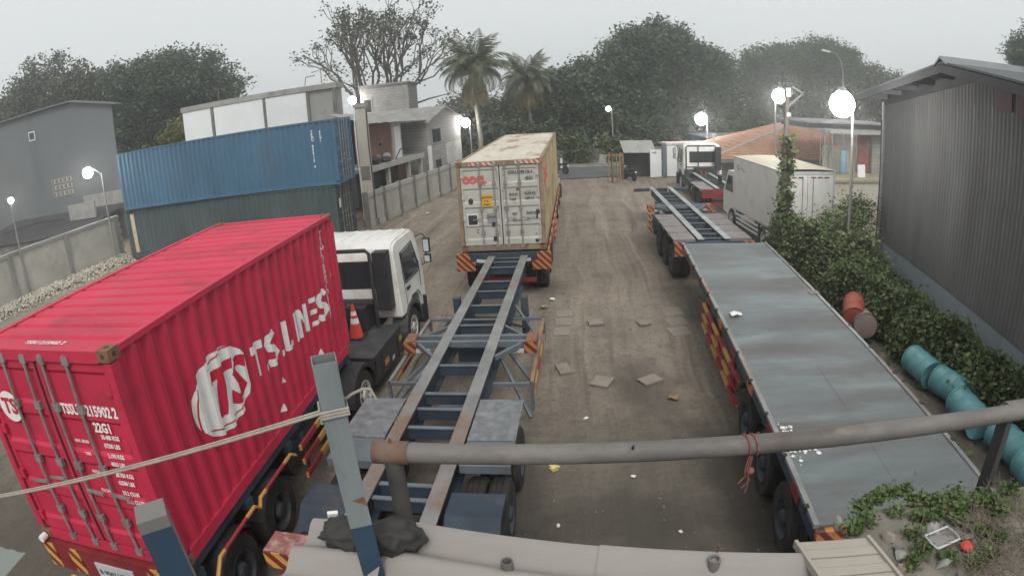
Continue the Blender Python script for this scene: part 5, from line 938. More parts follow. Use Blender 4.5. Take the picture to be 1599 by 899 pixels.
tree('low dark tree behind the shorter palm',(4.4,66),2.5,[((0,0,4.0),(4.6,3,3.2),1)],15,LEAFD,190,50,.7,.3,.3,group=GT)
# half-bare tree
def bare_tree():
    rng = np.random.default_rng(21); t = thing('half_bare_tree','tall half-bare tree with thin upright branches behind the brick house','tree',(-9.9,50,0)); mb = MB(); tw = MB(); tips = []
    def grow(p, d, L, r, lev):
        q = p+d*L; mid = p.lerp(q,.5)+Vector(rng.normal(size=3))*L*.06; (mb if lev < 3 else tw).tube([p,mid,q],[r,r*.85,r*.68],6 if lev < 2 else 4)
        if lev >= 5 or r < .012: tips.append(q); return
        for i in range(3 if lev in (0,1,2) else 2+(rng.random()<.35)):
            ax = Vector(rng.normal(size=3)).normalized(); nd = (d+ax*(.62 if lev else .75)).normalized(); nd.z = max(nd.z,.02)+.22; nd.normalize(); grow(q, nd, L*rng.uniform(.66,.92), r*rng.uniform(.54,.69), lev+1)
        if lev >= 2 and rng.random() < .5: tips.append(q)
    for k in range(6):
        a = k*1.05+.3; grow(Vector((.1*math.cos(a),.1*math.sin(a),3.6)), Vector((.62*math.cos(a),.4*math.sin(a),1)).normalized(), 3.1, .24, 1)
    limb(mb,(0,0,-.1),(0,0,3.8),.5,.36,rng,4,.03)
    for sx, z in ((-1,5.6),(1,6.2),(1,5.0)): mb.tube([(0,0,3.6),(sx*2.2,0,z-.5),(sx*4.2,-.2,z),(sx*6.0,-.4,z+.3)],[.14,.11,.07,.03],5)
    mb.build('trunk', G['bark'], t, .9); o = tw.build('twigs', G['bark'], t); o['kind'] = 'stuff'
    tp = np.array([tuple(p) for p in tips]); sel = tp[rng.random(len(tp)) < .8]; P = np.repeat(sel,12,0)+rng.normal(size=(len(sel)*12,3))*.24
    big = np.array([(-1.0,0,9.5),(.6,0,10.2),(-2,0,8.3),(1.4,0,7.2),(-.4,0,6.8),(.9,0,12.2),(-3.2,0,9.2),(2.8,0,8.8)]); P2 = np.repeat(big,60,0)+rng.normal(size=(len(big)*60,3))*np.array([.55,.5,.6])
    fast_quads('crown', leaves_at(np.concatenate([P,P2]),.19,rng), LEAFG, t)
bare_tree()
# coconut palms
def frond_mesh(rng, L, droop, name, mat):
    n = 16; pts = []; p = Vector((0,0,0)); ang = .75
    for i in range(n+1): pts.append(p.copy()); p = p+Vector((math.cos(ang),0,math.sin(ang)))*(L/n); ang -= droop/n*(1.1+i/n)
    Q = []
    for i in range(1,n+1):
        ll = L*.3*math.sin(math.pi*(.12+.86*i/n))+.1; d = (pts[i]-pts[i-1]).normalized()
        for k in (0,.5):
            b = pts[i-1].lerp(pts[i],k)
            for s in (-1,1):
                out = (d*.55+Vector((0,s*.85,-.55-.25*rng.random()))).normalized(); tip = b+out*ll*rng.uniform(.8,1.1); w = d*.05; m_ = b+out*ll*.45+Vector((0,0,.03)); Q.append([b-w*.6,m_-w,tip,m_+w])
    for i in range(n):
        w = Vector((0,.035*(1-i/n)+.008,0)); Q.append([pts[i]-w,pts[i]+w,pts[i+1]+w*.9,pts[i+1]-w*.9])
    A_ = np.array([[tuple(v) for v in q] for q in Q]); o = fast_quads(name, A_, mat); me = o.data; bpy.data.objects.remove(o); return me
def palm(label, x, y, zc, L, seed, n=26):
    rng = np.random.default_rng(seed); t = thing('coconut_palm', label, 'palm', (x,y,0)); pts = [(0,0,-.1),(.12,0,zc*.35),(-.06,0,zc*.7),(0,0,zc)]; MB().tube(pts,[.24,.18,.15,.14],10).build('trunk', G['bark_pale'], t, .9)
    live = [frond_mesh(rng,L,dr,'frond',PALML) for dr in (.9,1.5,2.1)]; dead = frond_mesh(rng,L*.85,1.1,'frond',PALMD)
    for i in range(n):
        e = -.35+1.25*(1-(i/n))**1.2; o = link('frond', live[0] if e > .5 else live[1] if e > 0 else live[2], t, (0,0,zc), (0,-e,i*2.4+rng.normal()*.15)); o.scale = (rng.uniform(.85,1.1),)*3
    for i in range(7): link('dead_frond', dead, t, (0,0,zc-.1), (0,1.35+rng.normal()*.12,i*.9))
    nb = MB().lathe([(0,-.14),(.1,-.1),(.14,0),(.1,.1),(0,.14)],8).mesh('coconut', M('coconut_%d'%seed,(.16,.12,.05),.7,0,.2), .8)
    for i in range(6): link('coconut', nb, t, (.24*math.cos(i*1.05),.24*math.sin(i*1.05),zc-.3))
pp = AY(741,112,46); palm('taller coconut palm with drooping dead fronds behind the cream container', pp.x, 46, pp.z, 3.7, 31, 40)
pp = AY(824,128,55); palm('shorter coconut palm beside the dense trees', pp.x, 55, pp.z, 3.6, 32, 34)
# vine-covered bank between the flatbed and the warehouse
vh = thing('vine_bank','wall overgrown with dense green vines between the flatbed and the warehouse','hedge',(0,0,0))
ys_ = [6.0,8.0,10.0,12.5,15.0,17.0,18.3]; fr_ = [9.05,9.0,8.9,8.6,8.65,8.65,8.7]; tp_ = [.9,.95,1.0,1.15,1.6,1.75,1.65]
MB().sheet(lambda y,k:((np.interp(y,ys_,fr_)+.45+(.25 if k>1 else 0)),y,(0,np.interp(y,ys_,tp_)-.25,np.interp(y,ys_,tp_)-.25,0)[k]), np.linspace(6,18.2,20),[0,1,2,3]).build('support_wall', G['concrete_dark'], vh)
rng = np.random.default_rng(55)
def whx(y): return 12.55-(17.25-y)*math.tan(WY)
def bank_pts(n):
    y = rng.uniform(6.0,18.3,n); f = np.interp(y,ys_,fr_); tz = np.interp(y,ys_,tp_)+.16*np.sin(y*2.1)+.12*np.sin(y*4.7+1); wx = np.array([whx(q) for q in y]); u = rng.uniform(0,1,n); front = u < .5
    bul = .18*np.sin(y*1.7)+.12*np.sin(y*3.9+2)
    x = np.where(front, f+bul+.45*(np.clip(u*2,0,1))**2*.9, f+.45+(wx-f-.55)*((u-.5)*2)); z = np.where(front, tz*np.clip(u*2,0,1)**.8, tz*(1-.8*((u-.5)*2)**.8)+.12*np.sin(x*4+y*3))
    return np.stack([x,y,np.maximum(z,.03)],1)+rng.normal(size=(n,3))*np.array([.1,.1,.09])
P = bank_pts(52000); bp_ = []
for (cx,cy,cz,r,n) in ((9.55,14.2,1.65,.5,1500),(9.3,13.2,1.2,.45,1100),(9.9,15.2,2.0,.6,1300),(9.0,17.3,1.5,.5,1100),(10.6,17.4,1.5,.55,1100),(11.5,17.3,2.0,.6,1500),(9.45,11.4,1.0,.35,700),(9.5,9.6,.8,.35,700)): bp_.append(np.array([cx,cy,cz])+rng.normal(size=(n,3))*r*np.array([.6,.6,.45]))
o = fast_quads('foliage', leaves_at(np.concatenate([P]+bp_),.088,rng,.5,1.25), VINE, vh)
# ivy-covered utility pole
iv = thing('ivy_pole','leaning utility pole wrapped in ivy beside the box truck','utility pole',(8.75,17.6,0)); MB().tube([(-.02,0,0),(.06,0,3),(.16,0,5.85)],[.1,.09,.075],10).build('pole', G['bark_pale'], iv, .8)
MB().bar((.15,0,5.3),(.75,0,5.75),.05).build('bracket', G['galv'], iv); MB().bar((.75,0,5.75),(.35,0,5.95),.05).build('bracket', G['galv'], iv); MB().box(.1,.24,-.09,.05,5.0,5.12).build('insulator', G['render_white'], iv); MB().box(.09,.25,-.1,.08,5.62,5.9).build('insulator', G['render_white'], iv)
zz = rng.uniform(0,1,3200)**1.5*4.4; sp_ = .42*np.exp(-zz*1.1)+.07+.07*np.abs(np.sin(zz*3.1)); P = np.stack([.06+zz*.02+rng.normal(size=len(zz))*sp_, rng.normal(size=len(zz))*sp_, zz],1); fast_quads('foliage', leaves_at(P,.12,rng,.3,1.2), VINE, iv)
# weeds round the wheels of the far shed, under the pole and along the walls
wd_p = []
for k in range(25):
    y = rng.uniform(28.5,43); b_ = pa+pd*((y-28.4)/pd.y); wd_p.append((b_.x+rng.uniform(.15,.55), y, rng.uniform(.02,.12)))
for k in range(90): wd_p.append((rng.uniform(7.4,8.7), rng.uniform(6.5,18), rng.uniform(.02,.12)))
tag(fast_quads('weeds', leaves_at(np.array(wd_p)+rng.normal(size=(len(wd_p),3))*.02,.14,rng,.3,2), WEED), 'low weeds at the foot of the walls','weeds',kind='stuff')
# ================================================================== LAMPS, FOREGROUND, LITTER
def lamp(label, base, head, r, power, arm='side', pole=True, rp=.05, group='lit yard lamps', tint=(1,.98,.95), post_top=None):
    t = thing('yard_lamp', label, 'lamp', base, 0, group); hx, hy, hz = (head[i]-base[i] for i in range(3)); pt = post_top or max(.5,hz-.15)
    if pole: MB().tube([(0,0,0),(0,0,pt*.5),(0,0,pt)],[rp*1.15,rp,rp*.85],8).build('pole', G['pole_steel'], t, .8); MB().tube([(0,0,pt-.05),(hx*.5,hy*.5,max(hz,pt)+.12),(hx,hy,hz+r*.75)],rp*.6,6).build('arm', G['pole_steel'], t, .8)
    else: MB().tube([(0,0,0),(hx*.5,hy*.5,hz+.1),(hx,hy,hz+r*.7)],.03,6).build('arm', G['pole_steel'], t, .8)
    MB().lathe([(0,r*1.3),(r*.3,r*1.25),(r*.5,r*.98),(r*.45,r*.93),(0,r*1.0)],18,'z',(hx,hy,hz)).build('housing', G['lamp_housing'], t, .8)
    MB().lathe([(0,-r)]+[(r*math.sin(q),-r*math.cos(q)) for q in np.linspace(.25,2.6,9)]+[(0,r*.86)],18,'z',(hx,hy,hz)).build('bulb', glow('lit_bulb_%d' % len(bpy.data.materials), tint, power), t, .9)  # lit bulb, drawn oversized so that its disc stands in for glare
    return t
hd = AY(137,270,26.0); lamp('lit lamp on a thin pole by the block wall, nearest the container stack',(-20.35,26.2,0),hd,.28,110,rp=.045)
hd = AY(17,313,20.6); lamp('dim lamp on a bent pole at the far left edge over the block wall',(-21.75,20.5,0),hd,.13,200,rp=.045)
hd = AY(550,157,43.9); lamp('lit lamp on the pale block house above the blue container',(hd.x+.2,44.48,hd.z-.2),hd,.3,45,pole=False)
hd = AY(727,192,45.2); lamp('lit lamp at the end of the brick house, left of the palms',(hd.x+.3,45.3,0),hd,.34,40)
hd = AY(950,170,51.5); lamp('small distant lit lamp among the dark trees',(hd.x+.3,51.6,0),hd,.22,12,rp=.06)
hd = AY(1095,186,42.5); lamp('bright lamp above the far white truck',(hd.x+.5,42.6,0),hd,.44,70,rp=.06)
hd = AY(1217,150,26.8); lamp('bright lamp on a slim pole over the box truck',(hd.x-.25,26.8,0),hd,.34,120,rp=.05)
hd = AY(1315,163,14.6); lamp('brightest lamp on a pole in the vines, nearest the warehouse',(hd.x+.42,14.7,0),hd,.36,60,rp=.045)
gp_, gh = AY(1317,150,40), AY(1290,80,40); gl = thing('street_lamp','tall unlit street lamp with a curved neck behind the brightest lamp','street lamp',(gp_.x,40,0))
MB().tube([(0,0,0),(0,0,4),(0,0,gh.z-1.6),(-.15,0,gh.z-.7),(-.6,0,gh.z-.1),(gh.x-gp_.x+.2,0,gh.z+.02)],[.09,.08,.06,.05,.045,.04],8).build('pole', G['pole_steel'], gl, .8); MB().obox((gh.x-gp_.x,0,gh.z),(.62,.26,.12),(0,.15,0)).build('lamp_head', G['render_white'], gl)
# ---- rail of pipe in front of the camera
PZ = 4.2; pL, pR = AZ(584,705,PZ), AZ(1650,632,PZ); rd_ = (pR-pL).normalized()
rl = thing('pipe_rail','grey pipe rail across the foreground with a rusty tee at its left end','railing',(0,0,0)); rp_ = .046
MB().cyl(pL+rd_*.12,pR,rp_,20).build('rail', G['pipe'], rl, .6); MB().cyl(pL,pL+rd_*.165,rp_+.008,20).build('tee_sleeve', G['pipe_rust'], rl, .6)
tp0 = pL+rd_*.085; MB().cyl(tp0-Vector((0,0,.03)),tp0-Vector((0,0,.5)),.043,16).build('tee_stub', M('dark_pipe',(.085,.082,.078),.7,.1,.3,3,dirt=(.05,.045,.04),da=.5,ds=4), rl, .6)
MB().cyl(tp0+Vector((0,0,.045)),tp0+Vector((0,0,.075)),.008,6).build('bolt', G['casting'], rl)
q_ = AZ(988,700,PZ+.04); MB().tube([q_,q_+Vector((0,-.01,.02))],.006,5).build('bolt', G['black'], rl)
jr = AZ(1570,642,PZ); MB().cyl(jr-rd_*.006,jr+rd_*.3,rp_+.006,20).build('end_sleeve', G['pipe'], rl, .6)
MB().bar(jr+Vector((.02,.0,-.04)),jr+Vector((.02,.0,-.62)),.075,.045).build('end_post', G['darkbeam'], rl)
rs = thing('red_string','frayed red string knotted round the pipe rail','string',(0,0,0)); k_ = AZ(1172,694,PZ); pts = []
for i in range(26): a = i*.55; pts.append(k_+rd_*(.003*i-.035)+Vector((0,math.cos(a)*(rp_+.005),math.sin(a)*(rp_+.005))))
MB().tube(pts,.0045,5).build('coil', G['redstring'], rs); e0 = k_+Vector((-.005,-.045,-.03))
for k in range(3):
    MB().tube([e0+Vector((.008*k-.015,0,0)),e0+Vector((.01*k-.03,-.01,-.07)),e0+Vector((.012*k-.02+.01*math.sin(k*2),-.005,-.1-.03*k)),e0+Vector((.02*k-.05,.0,-.14-.03*(k%3)))],.0036,5).build('strand', G['redstring'], rs)
MB().lathe([(0,-.018),(.016,-.01),(.02,0),(.014,.012),(0,.018)],8,'z',tuple(e0+Vector((0,-.005,-.075)))).build('knot', G['redstring'], rs, .8)
# ---- square steel post with rope
PY = 1.92; pt_ = AY(505,560,PY); sp = thing('steel_post','square galvanised steel post with a navy painted foot, rope tied round it','post',(pt_.x,pt_.y,0),.35)
w_ = .046; zt_ = pt_.z; zb_ = 3.86; zn = AY(588,812,PY).z
def ring(z0,z1,w,th): 
    m = MB(); m.add([(s*w,t*w,z) for z in (z0,z1) for s,t in ((-1,-1),(1,-1),(1,1),(-1,1))]+[(s*(w-th),t*(w-th),z) for z in (z0,z1) for s,t in ((-1,-1),(1,-1),(1,1),(-1,1))],
      [(0,1,5,4),(1,2,6,5),(2,3,7,6),(3,0,4,7),(9,8,12,13),(10,9,13,14),(11,10,14,15),(8,11,15,12),(4,5,13,12),(5,6,14,13),(6,7,15,14),(7,4,12,15)]); return m
ring(zn,zt_,w_,.004).build('shaft', G['post_steel'], sp); MB().add([(-.012,-w_-.0012,zn+.14),(.04,-w_-.0012,zn+.15),(.046,-w_-.0012,zn+.1),(.02,-w_-.0012,zn+.12)],[(0,1,2,3)]).build('rust_patch', G['casting'], sp); ring(3.0,zn-.001,w_+.0005,.004).build('navy_foot', G['post_navy'], sp)
rp2 = thing('rope','pale rope wound round the steel post and stretched to the left','rope',(0,0,0)); R3 = Matrix.Rotation(.35,3,'Z'); o3 = Vector((pt_.x,pt_.y,0)); zr0 = AY(515,632,PY).z
cs = [(-1,-1),(1,-1),(1,1),(-1,1)]
for k in range(3):
    pts = []
    for i in range(5): s,t = cs[i%4]; pts.append(o3+R3@Vector((s*(w_+.007),t*(w_+.007),zr0-.012*k-.004*i+.006*(i%2))))
    MB().tube(pts,.0062,7).build('coil', G['rope'], rp2, .8)
sL = o3+R3@Vector((-w_-.006,-w_-.006,zr0)); fl = AY(-40,783,1.75); n_ = 10
pts = [sL.lerp(fl,i/n_)-Vector((0,0,.02*math.sin(math.pi*i/n_))) for i in range(n_+1)]; MB().tube(pts,.0058,7).build('line', G['rope'], rp2, .8); pts2 = [p+Vector((0,.006,.009)) for p in pts]; MB().tube(pts2,.0045,6).build('line', G['rope'], rp2, .8)
s0 = o3+R3@Vector((w_+.006,w_*.2,zr0+.01)); MB().tube([s0,s0+Vector((.03,.0,.02)),s0+Vector((.075,.01,.035)),s0+Vector((.1,.01,.03)),s0+Vector((.115,.01,-.01))],.006,7).build('loose_end', G['rope'], rp2, .8)
pb_ = AY(234,797,.88); sp2 = thing('short_steel_post','short square grey post rising at the bottom left, close to the camera','post',(pb_.x,pb_.y,0),.62)
o_ = MB().box(-.036,.036,-.036,.036,3.9,pb_.z); o_.build('shaft', M('dull_grey_post',(.17,.165,.16),.6,.1,.15,5,dirt=(.22,.17,.14),da=.6,ds=6), sp2); MB().box(-.037,.037,-.037,-.034,3.9,pb_.z-.03).build('dark_face', G['post_navy'], sp2)  # thin dark sheet laid over the right-hand face only
# ---- fibre-cement canopy below the camera
cz = 3.83; A1, A2 = AZ(632,818,cz), AZ(1262,872,cz); ad = (A2-A1).normalized(); an = Vector((-ad.y,ad.x,0))*-1
if an.y > 0: an = -an
cn_ = thing('canopy_roof','pale fibre-cement canopy sheets below the pipe rail','roof',(0,0,0)); LL = (A2-A1).length
def wav(q): return .03*math.sin(q*2*math.pi/.2+1.2)-.10*q
rows = np.linspace(0,1.1,56)
MB().sheet(lambda a,q:tuple(A1+ad*a+an*q+Vector((0,0,wav(q)))), np.linspace(-.02,LL*.52,6), rows).build('canopy_sheet', G['roofsheet'], cn_, 1.2)
MB().sheet(lambda a,q:tuple(A1+ad*a+an*(q+.0)+Vector((0,0,wav(q)+.008))), np.linspace(LL*.5,LL+.06,6), rows).build('canopy_sheet', G['roofsheet'], cn_, 1.2)
MB().sheet(lambda a,q:tuple(A1+ad*a+an*(q+.08+.25*max(0,-a-.2))+Vector((0,0,wav(q)+.016))), np.linspace(-.42,.02,5), rows[:52]).build('canopy_sheet', G['roofsheet'], cn_, 1.2)
for (u,v) in ((792,882),(1115,878)):
    c_ = AZ(u,v,cz+.02); MB().lathe([(.02,-.1),(.027,-.1),(.027,.025),(.02,.025)],16,'z',tuple(c_),closed=True).build('pipe_stub', G['pipe'], cn_, .6)
MB().cyl(AZ(1120,862,cz+.03),AZ(1122,850,cz+.12),.004,5).build('bolt', G['casting'], cn_)
# supports so that the canopy, posts and ledge stand on something
MB().box(-1.1,2.9,-.2,.75,0,3.55).build('building_wall', G['concrete_dark'], cn_); MB().bar((pt_.x,pt_.y,0),(pt_.x,pt_.y,3.02),.12).build('column', G['concrete_dark'], cn_)
for x in (-.1,1.0): MB().bar((x,1.55,0),(x,1.55,3.55),.1).build('column', G['dark_grey'], cn_)
gs = thing('green_sheet','pale green corrugated sheet at the bottom left corner','roof sheet',(0,0,0)); c0 = AZ(-30,845,3.2); c1 = AZ(75,870,3.2); gd = (c1-c0).normalized(); gn = Vector((gd.y,-gd.x,0)); gr_ = Rib(.9,.15,.01)
MB().sheet(lambda a,q:tuple(c0-gd*.35+gd*a+gn*q+Vector((0,0,gr_(a)))), gr_.xs,[0,.8]).build('sheet', M('pale_green_sheet',(.19,.205,.19),.8,0,.15,3,dirt=(.14,.15,.13),da=.5,ds=3), gs); MB().bar(tuple(c0+gn*.35-gd*.3-Vector((0,0,.05))),tuple(c0+gn*.35+gd*.5-Vector((0,0,.05))),.05).build('batten', G['wood'], gs); MB().bar(tuple(c0+gn*.35-Vector((0,0,.05))),(c0.x+gn.x*.35,c0.y+gn.y*.35,0),.08).build('prop', G['wood'], gs)
# ---- crumpled black bag by the post
bg_ = thing('black_bag','crumpled black bag slumped round the foot of the steel post','bag',(0,0,0)); bc = AZ(582,838,cz+.05)
from mathutils import noise as mn
def lump(c, r, seed, sc=9.):
    bm = bmesh.new(); bmesh.ops.create_icosphere(bm, subdivisions=4, radius=1)
    for v in bm.verts:
        d = v.co.normalized(); k = 1+.28*mn.noise(d*2.2+Vector((seed,0,0)))+.18*abs(mn.noise(d*5+Vector((seed,3,0))))-.2*abs(mn.noise(Vector((d.x*3,d.y*9,d.z*9))+Vector((seed,0,0)))); v.co = Vector((d.x*r[0]*k+c[0], d.y*r[1]*k+c[1], max(d.z*r[2]*k,-r[2]*.5)+c[2]))
    me = bpy.data.meshes.new('lump'); bm.to_mesh(me); bm.free(); me.shade_smooth(); me.materials.append(G['cloth_black']); return me
link('bag_body', lump(AZ(612,838,cz+.04),(.15,.1,.085),1), bg_); link('bag_fold', lump(AZ(545,832,cz+.04),(.13,.1,.07),5), bg_)
MB().obox(tuple(AZ(520,806,cz+.07)),(.05,.02,.06),(.2,.1,.3)).build('white_tag', G['paper'], bg_)
# ---- slatted beige panel and rubble ledge at bottom right
tl_, tr_, bl_ = AZ(1243,852,3.84), AZ(1350,845,3.84), AZ(1275,899,3.84); ex_ = (tr_-tl_); ey_ = (bl_-tl_).normalized()
slp = thing('slatted_panel','beige slatted plastic panel lying at the bottom right','panel',(0,0,0)); wl_ = ex_.length; ux = ex_.normalized()
for k in range(9):
    a = tl_+ey_*(.06*k)+Vector((0,0,.0)); q = [a,a+ex_,a+ex_+ey_*.054,a+ey_*.054]; MB().add([*q]+[p+Vector((0,0,.022+.004*(k%2))) for p in q],[(3,2,1,0),(4,5,6,7),(0,1,5,4),(1,2,6,5),(2,3,7,6),(3,0,4,7)]).build('slat', G['slatpanel'], slp)
for e in (0,1): a = tl_+ex_*e; MB().bar(a+Vector((0,0,.018))+ux*(-.008 if e==0 else .008),a+ey_*.54+Vector((0,0,.018))+ux*(-.008 if e==0 else .008),.016,.04).build('edge_rail', G['slatpanel'], slp)
led = thing('rubble_ledge','crumbling concrete ledge with rubble at the bottom right','ledge',(0,0,0)); lz = 3.76; poly = [AZ(u,v,lz) for u,v in ((1225,925),(1318,838),(1345,800),(1440,782),(1545,770),(1660,745))]; poly += [Vector((3.2,.6,lz)),Vector((.9,.6,lz))]
mb = MB(); n_ = len(poly); mb.add([tuple(p) for p in poly]+[(p.x,p.y,lz-.16) for p in poly],[tuple(range(n_))]+[tuple(range(2*n_-1,n_-1,-1))]+[(i,(i+1)%n_,n_+(i+1)%n_,n_+i) for i in range(n_)]); mb.build('slab', M('ledge_concrete',(.2,.18,.155),.95,0,.3,4,dirt=(.1,.09,.075),da=.8,ds=5,bump=.6,bs=14), led)
MB().bar((2.2,1.25,0),(2.2,1.25,3.6),.3).build('pier', G['concrete_dark'], led)
for k in range(26):
    c_ = AZ(random.uniform(1300,1560),random.uniform(800,899),lz+.01); o = MB().lathe([(0,-.5),(.7,-.35),(1,0),(.6,.4),(0,.5)],6); s_ = random.uniform(.012,.045); o.v = [(x*s_*random.uniform(.7,1.4),y*s_*random.uniform(.8,1.2),z*s_*.8) for x,y,z in o.v]; o.build('rubble_lump', [G['concrete'],G['slab'],G['concrete_dark']][k%3], led, None, tuple(c_), (random.random(),random.random(),random.random()*6))
ty = thing('metal_tray','shallow pale metal tray lying among the weeds','tray',tuple(AZ(1470,843,lz+.012)),.1); MB().box(-.075,.075,-.05,.05,0,.006).build('base', G['galv'], ty); 
MB().tube([(-.078,-.052,.018),(.078,-.052,.018),(.085,0,.018),(.078,.052,.018),(-.078,.052,.018),(-.085,0,.018),(-.078,-.052,.018)],.006,6).build('rolled_rim', G['silver'], ty, .9)
rl_ = thing('red_dish','small red plastic dish on the rubble ledge','dish',tuple(AZ(1508,855,lz+.012)),.8); MB().lathe([(0,.0),(.03,.0),(.034,.008),(.032,.018),(0,.022)],18).build('disc', G['cone'], rl_, .6); MB().box(.028,.05,-.012,.012,.004,.012).build('tab', G['cone'], rl_)
rng = np.random.default_rng(77)
def weed(label, pts, n, leaf, mat, spread, zr, name='creeping_weed'):
    t = thing(name, label, 'plant', (0,0,0), 0, 'weeds on the ledge'); P = []; st = MB()
    for (u,v) in pts:
        b = AZ(u,v,lz+.01); q = np.array(b)+np.abs(rng.normal(size=(n,3)))*np.array([0,0,zr])+rng.normal(size=(n,3))*np.array([spread,spread*.7,.006]); P.append(q)
        for i in range(4): st.tube([tuple(b),tuple(b+Vector((rng.normal()*.03,rng.normal()*.02,.03))),tuple(q[i])],.002,4)
    o = st.build('stem', G['wood'], t); o['kind'] = 'stuff'; fast_quads('foliage', leaves_at(np.concatenate(P),leaf,rng,.4,1.3), mat, t)
weed('leafy green weed over the rear edge of the flatbed', [(1345,795),(1365,785),(1385,775),(1410,772),(1350,815),(1330,830)],150,.022,WEED,.03,.03)
weed('spreading green weed behind the metal tray', [(1430,785),(1460,785),(1490,780),(1520,785),(1545,785),(1500,800),(1575,770),(1560,800),(1470,800),(1440,810)],150,.022,WEED,.035,.03)
weed('straggling green weed round the tray and red dish', [(1440,860),(1425,835),(1500,815),(1530,830),(1520,880),(1545,865),(1425,880),(1400,800),(1480,870),(1560,840)],110,.02,WEED,.03,.02)
t = thing('dry_brush','tangle of dry brown stems at the right edge of the ledge','plant',(0,0,0)); st = MB()
for k in range(420):
    b = AZ(rng.uniform(1500,1610),rng.uniform(770,910),lz); d_ = Vector((rng.normal()*.1,rng.normal()*.1,rng.uniform(.01,.07))); st.tube([tuple(b),tuple(b+d_*.5+Vector((0,0,.025))),tuple(b+d_)],.0016,3,False)
o = st.build('stems', DRY, t); o['kind'] = 'stuff'
# ---- drums under the vines
def drum(label, c, axis, mat, lid, r=.3, L=.88, group=None):
    t = thing('steel_drum', label, 'drum', c, 0, group); a = Vector(axis).normalized(); q = a.to_track_quat('Z','Y').to_matrix().to_4x4()
    pr_ = [(r,0)]; 
    for z in (.3,.62): pr_ += [(r,z-.03),(r+.016,z),(r,z+.03)]
    pr_ += [(r,L)]
    MB().lathe(pr_,26).xf(q).build('body', mat, t, .6)
    for z in (0,L): MB().lathe([(r+.014,z-.014),(r+.014,z+.014),(r-.01,z+.012),(r-.03,z),(0,z)],26).xf(q).build('end', lid, t, .6)
DG = 'teal drums lying beside the flatbed'; dr0 = Vector((8.5,9.75,.34)); ddv = Vector((-.10,-1,0)).normalized(); dn_ = ['teal drum lying farthest from the camera in the row','teal drum lying second in the row, next to the farthest','teal drum half under weeds, third in the row','teal drum with a white sticker behind the pipe rail','nearest teal drum, behind the rail\'s dark end post']
for k in range(5): drum(dn_[k], tuple(dr0+ddv*((0,1.0,1.98,3.15,4.15)[k])+Vector(((0,.1,-.04,.1,0)[k],0,(0,-.02,.0,-.03,0)[k]))), ddv+Vector(((0,.13,-.1,.08,-.05)[k],0,(.0,.03,0,-.02,0)[k])), G['tealdrum'], G['tealdrum'], group=DG)
drum('faded red drum in the vines beside the flatbed',tuple(AZ(1333,497,.55)),(.3,.5,.1),G['drumred'],G['drumred'],.29,.8); drum('drum with a dull tan lid leaning toward the flatbed',tuple(AZ(1352,508,.5)),(.35,.8,-.15),G['drumtan'],G['drumtan'],.29,.8)
vd = np.concatenate([np.array([8.95,7.75,.5])+rng.normal(size=(700,3))*np.array([.28,.35,.22]), np.array([9.1,8.6,.6])+rng.normal(size=(500,3))*np.array([.2,.4,.2])]); ov = thing('vine_tendril','vines hanging over the middle of the teal drum row','vine',(0,0,0)); fast_quads('foliage', leaves_at(vd,.1,rng,.4,1.2), VINE, ov); MB().tube([(9.3,8.2,.0),(9.15,8.0,.7),(8.85,7.7,.75)],.012,5).build('stem', G['wood'], ov)
# ---- slabs and litter on the dirt
SG = 'loose paving slabs on the dirt'
def slab(label, u, v, rz, sx=.36, sy=.44, tilt=0., sink=.002): 
    p = AZ(u,v,0); o = MB().box(-sx/2,sx/2,-sy/2,sy/2,0,.05); o.v = [(x*random.uniform(.94,1.04),y*random.uniform(.94,1.04),z) for x,y,z in o.v]; tag(o.build('paving_slab', G['slab'], None, None, (p.x,p.y,gz(p.x,p.y)-sink), (tilt,0,rz)), label, 'slab', SG)
slab('pale slab lying askew, nearest the skeletal trailer\'s right side',940,598,-.5,.4,.42,.03); slab('slab with a broken right end, right of the askew one',1015,594,.45,.44,.32,.03)
slab('square slab mid-yard, left of its pair',930,505,.0,.38,.34); slab('small square slab mid-yard, right of its pair',1005,505,.12,.3,.34); slab('long slab sunk in the dirt beside the skeletal trailer',880,577,.15,.26,.5,-.0)
for k in range(3):
    slab(('far slab of the left sunken row','middle slab of the left sunken row','near slab of the left sunken row')[k],(881,880,877)[k],(488,501,516)[k],-.1,.42,.52,0,.045); slab(('far slab of the right sunken row by the flatbed','middle slab of the right sunken row by the flatbed','near slab of the right sunken row by the flatbed')[k],(1050,1056,1061)[k],(486,501,516)[k],.1,.5,.55,0,.05)
def scrap(label, u, v, s_, mat, cat='litter'):
    p = AZ(u,v,0); m = MB().sheet(lambda a,b:(a*s_,b*s_,.02+s_*.25*abs(math.sin(a*3+b*2))), np.linspace(-.5,.5,4), np.linspace(-.4,.4,4)); m.sheet(lambda a,b:(a*s_+.01,b*s_,.01+s_*.1*abs(math.sin(a*5))), np.linspace(-.4,.5,3), np.linspace(-.5,.2,3)); tag(m.build('litter_scrap', mat, None, None, (p.x,p.y,gz(p.x,p.y)), (0,0,u)), label, cat, 'litter on the dirt')
scrap('yellow scrap beside the trailer wheels',866,731,.16,G['yscrap']); scrap('round white scrap in the dark dirt',989,747,.07,G['paper']); scrap('white scrap level with the far slabs, near the trailer',862,468,.14,G['paper']); scrap('pale flat scrap by the trailer\'s front corner',849,480,.2,G['slab']); scrap('white scrap just left of the yard\'s centre',915,655,.08,G['paper']); scrap('dark leaf-like scrap by the flatbed guards',1052,621,.2,G['wood']); scrap('white scrap on the drive by the precast wall',668,334,.2,G['paper']); scrap('tiny white scrap near the canopy edge',872,820,.05,G['paper']); scrap('white scrap near the flatbed wheels',1062,830,.05,G['paper'])
peb = []
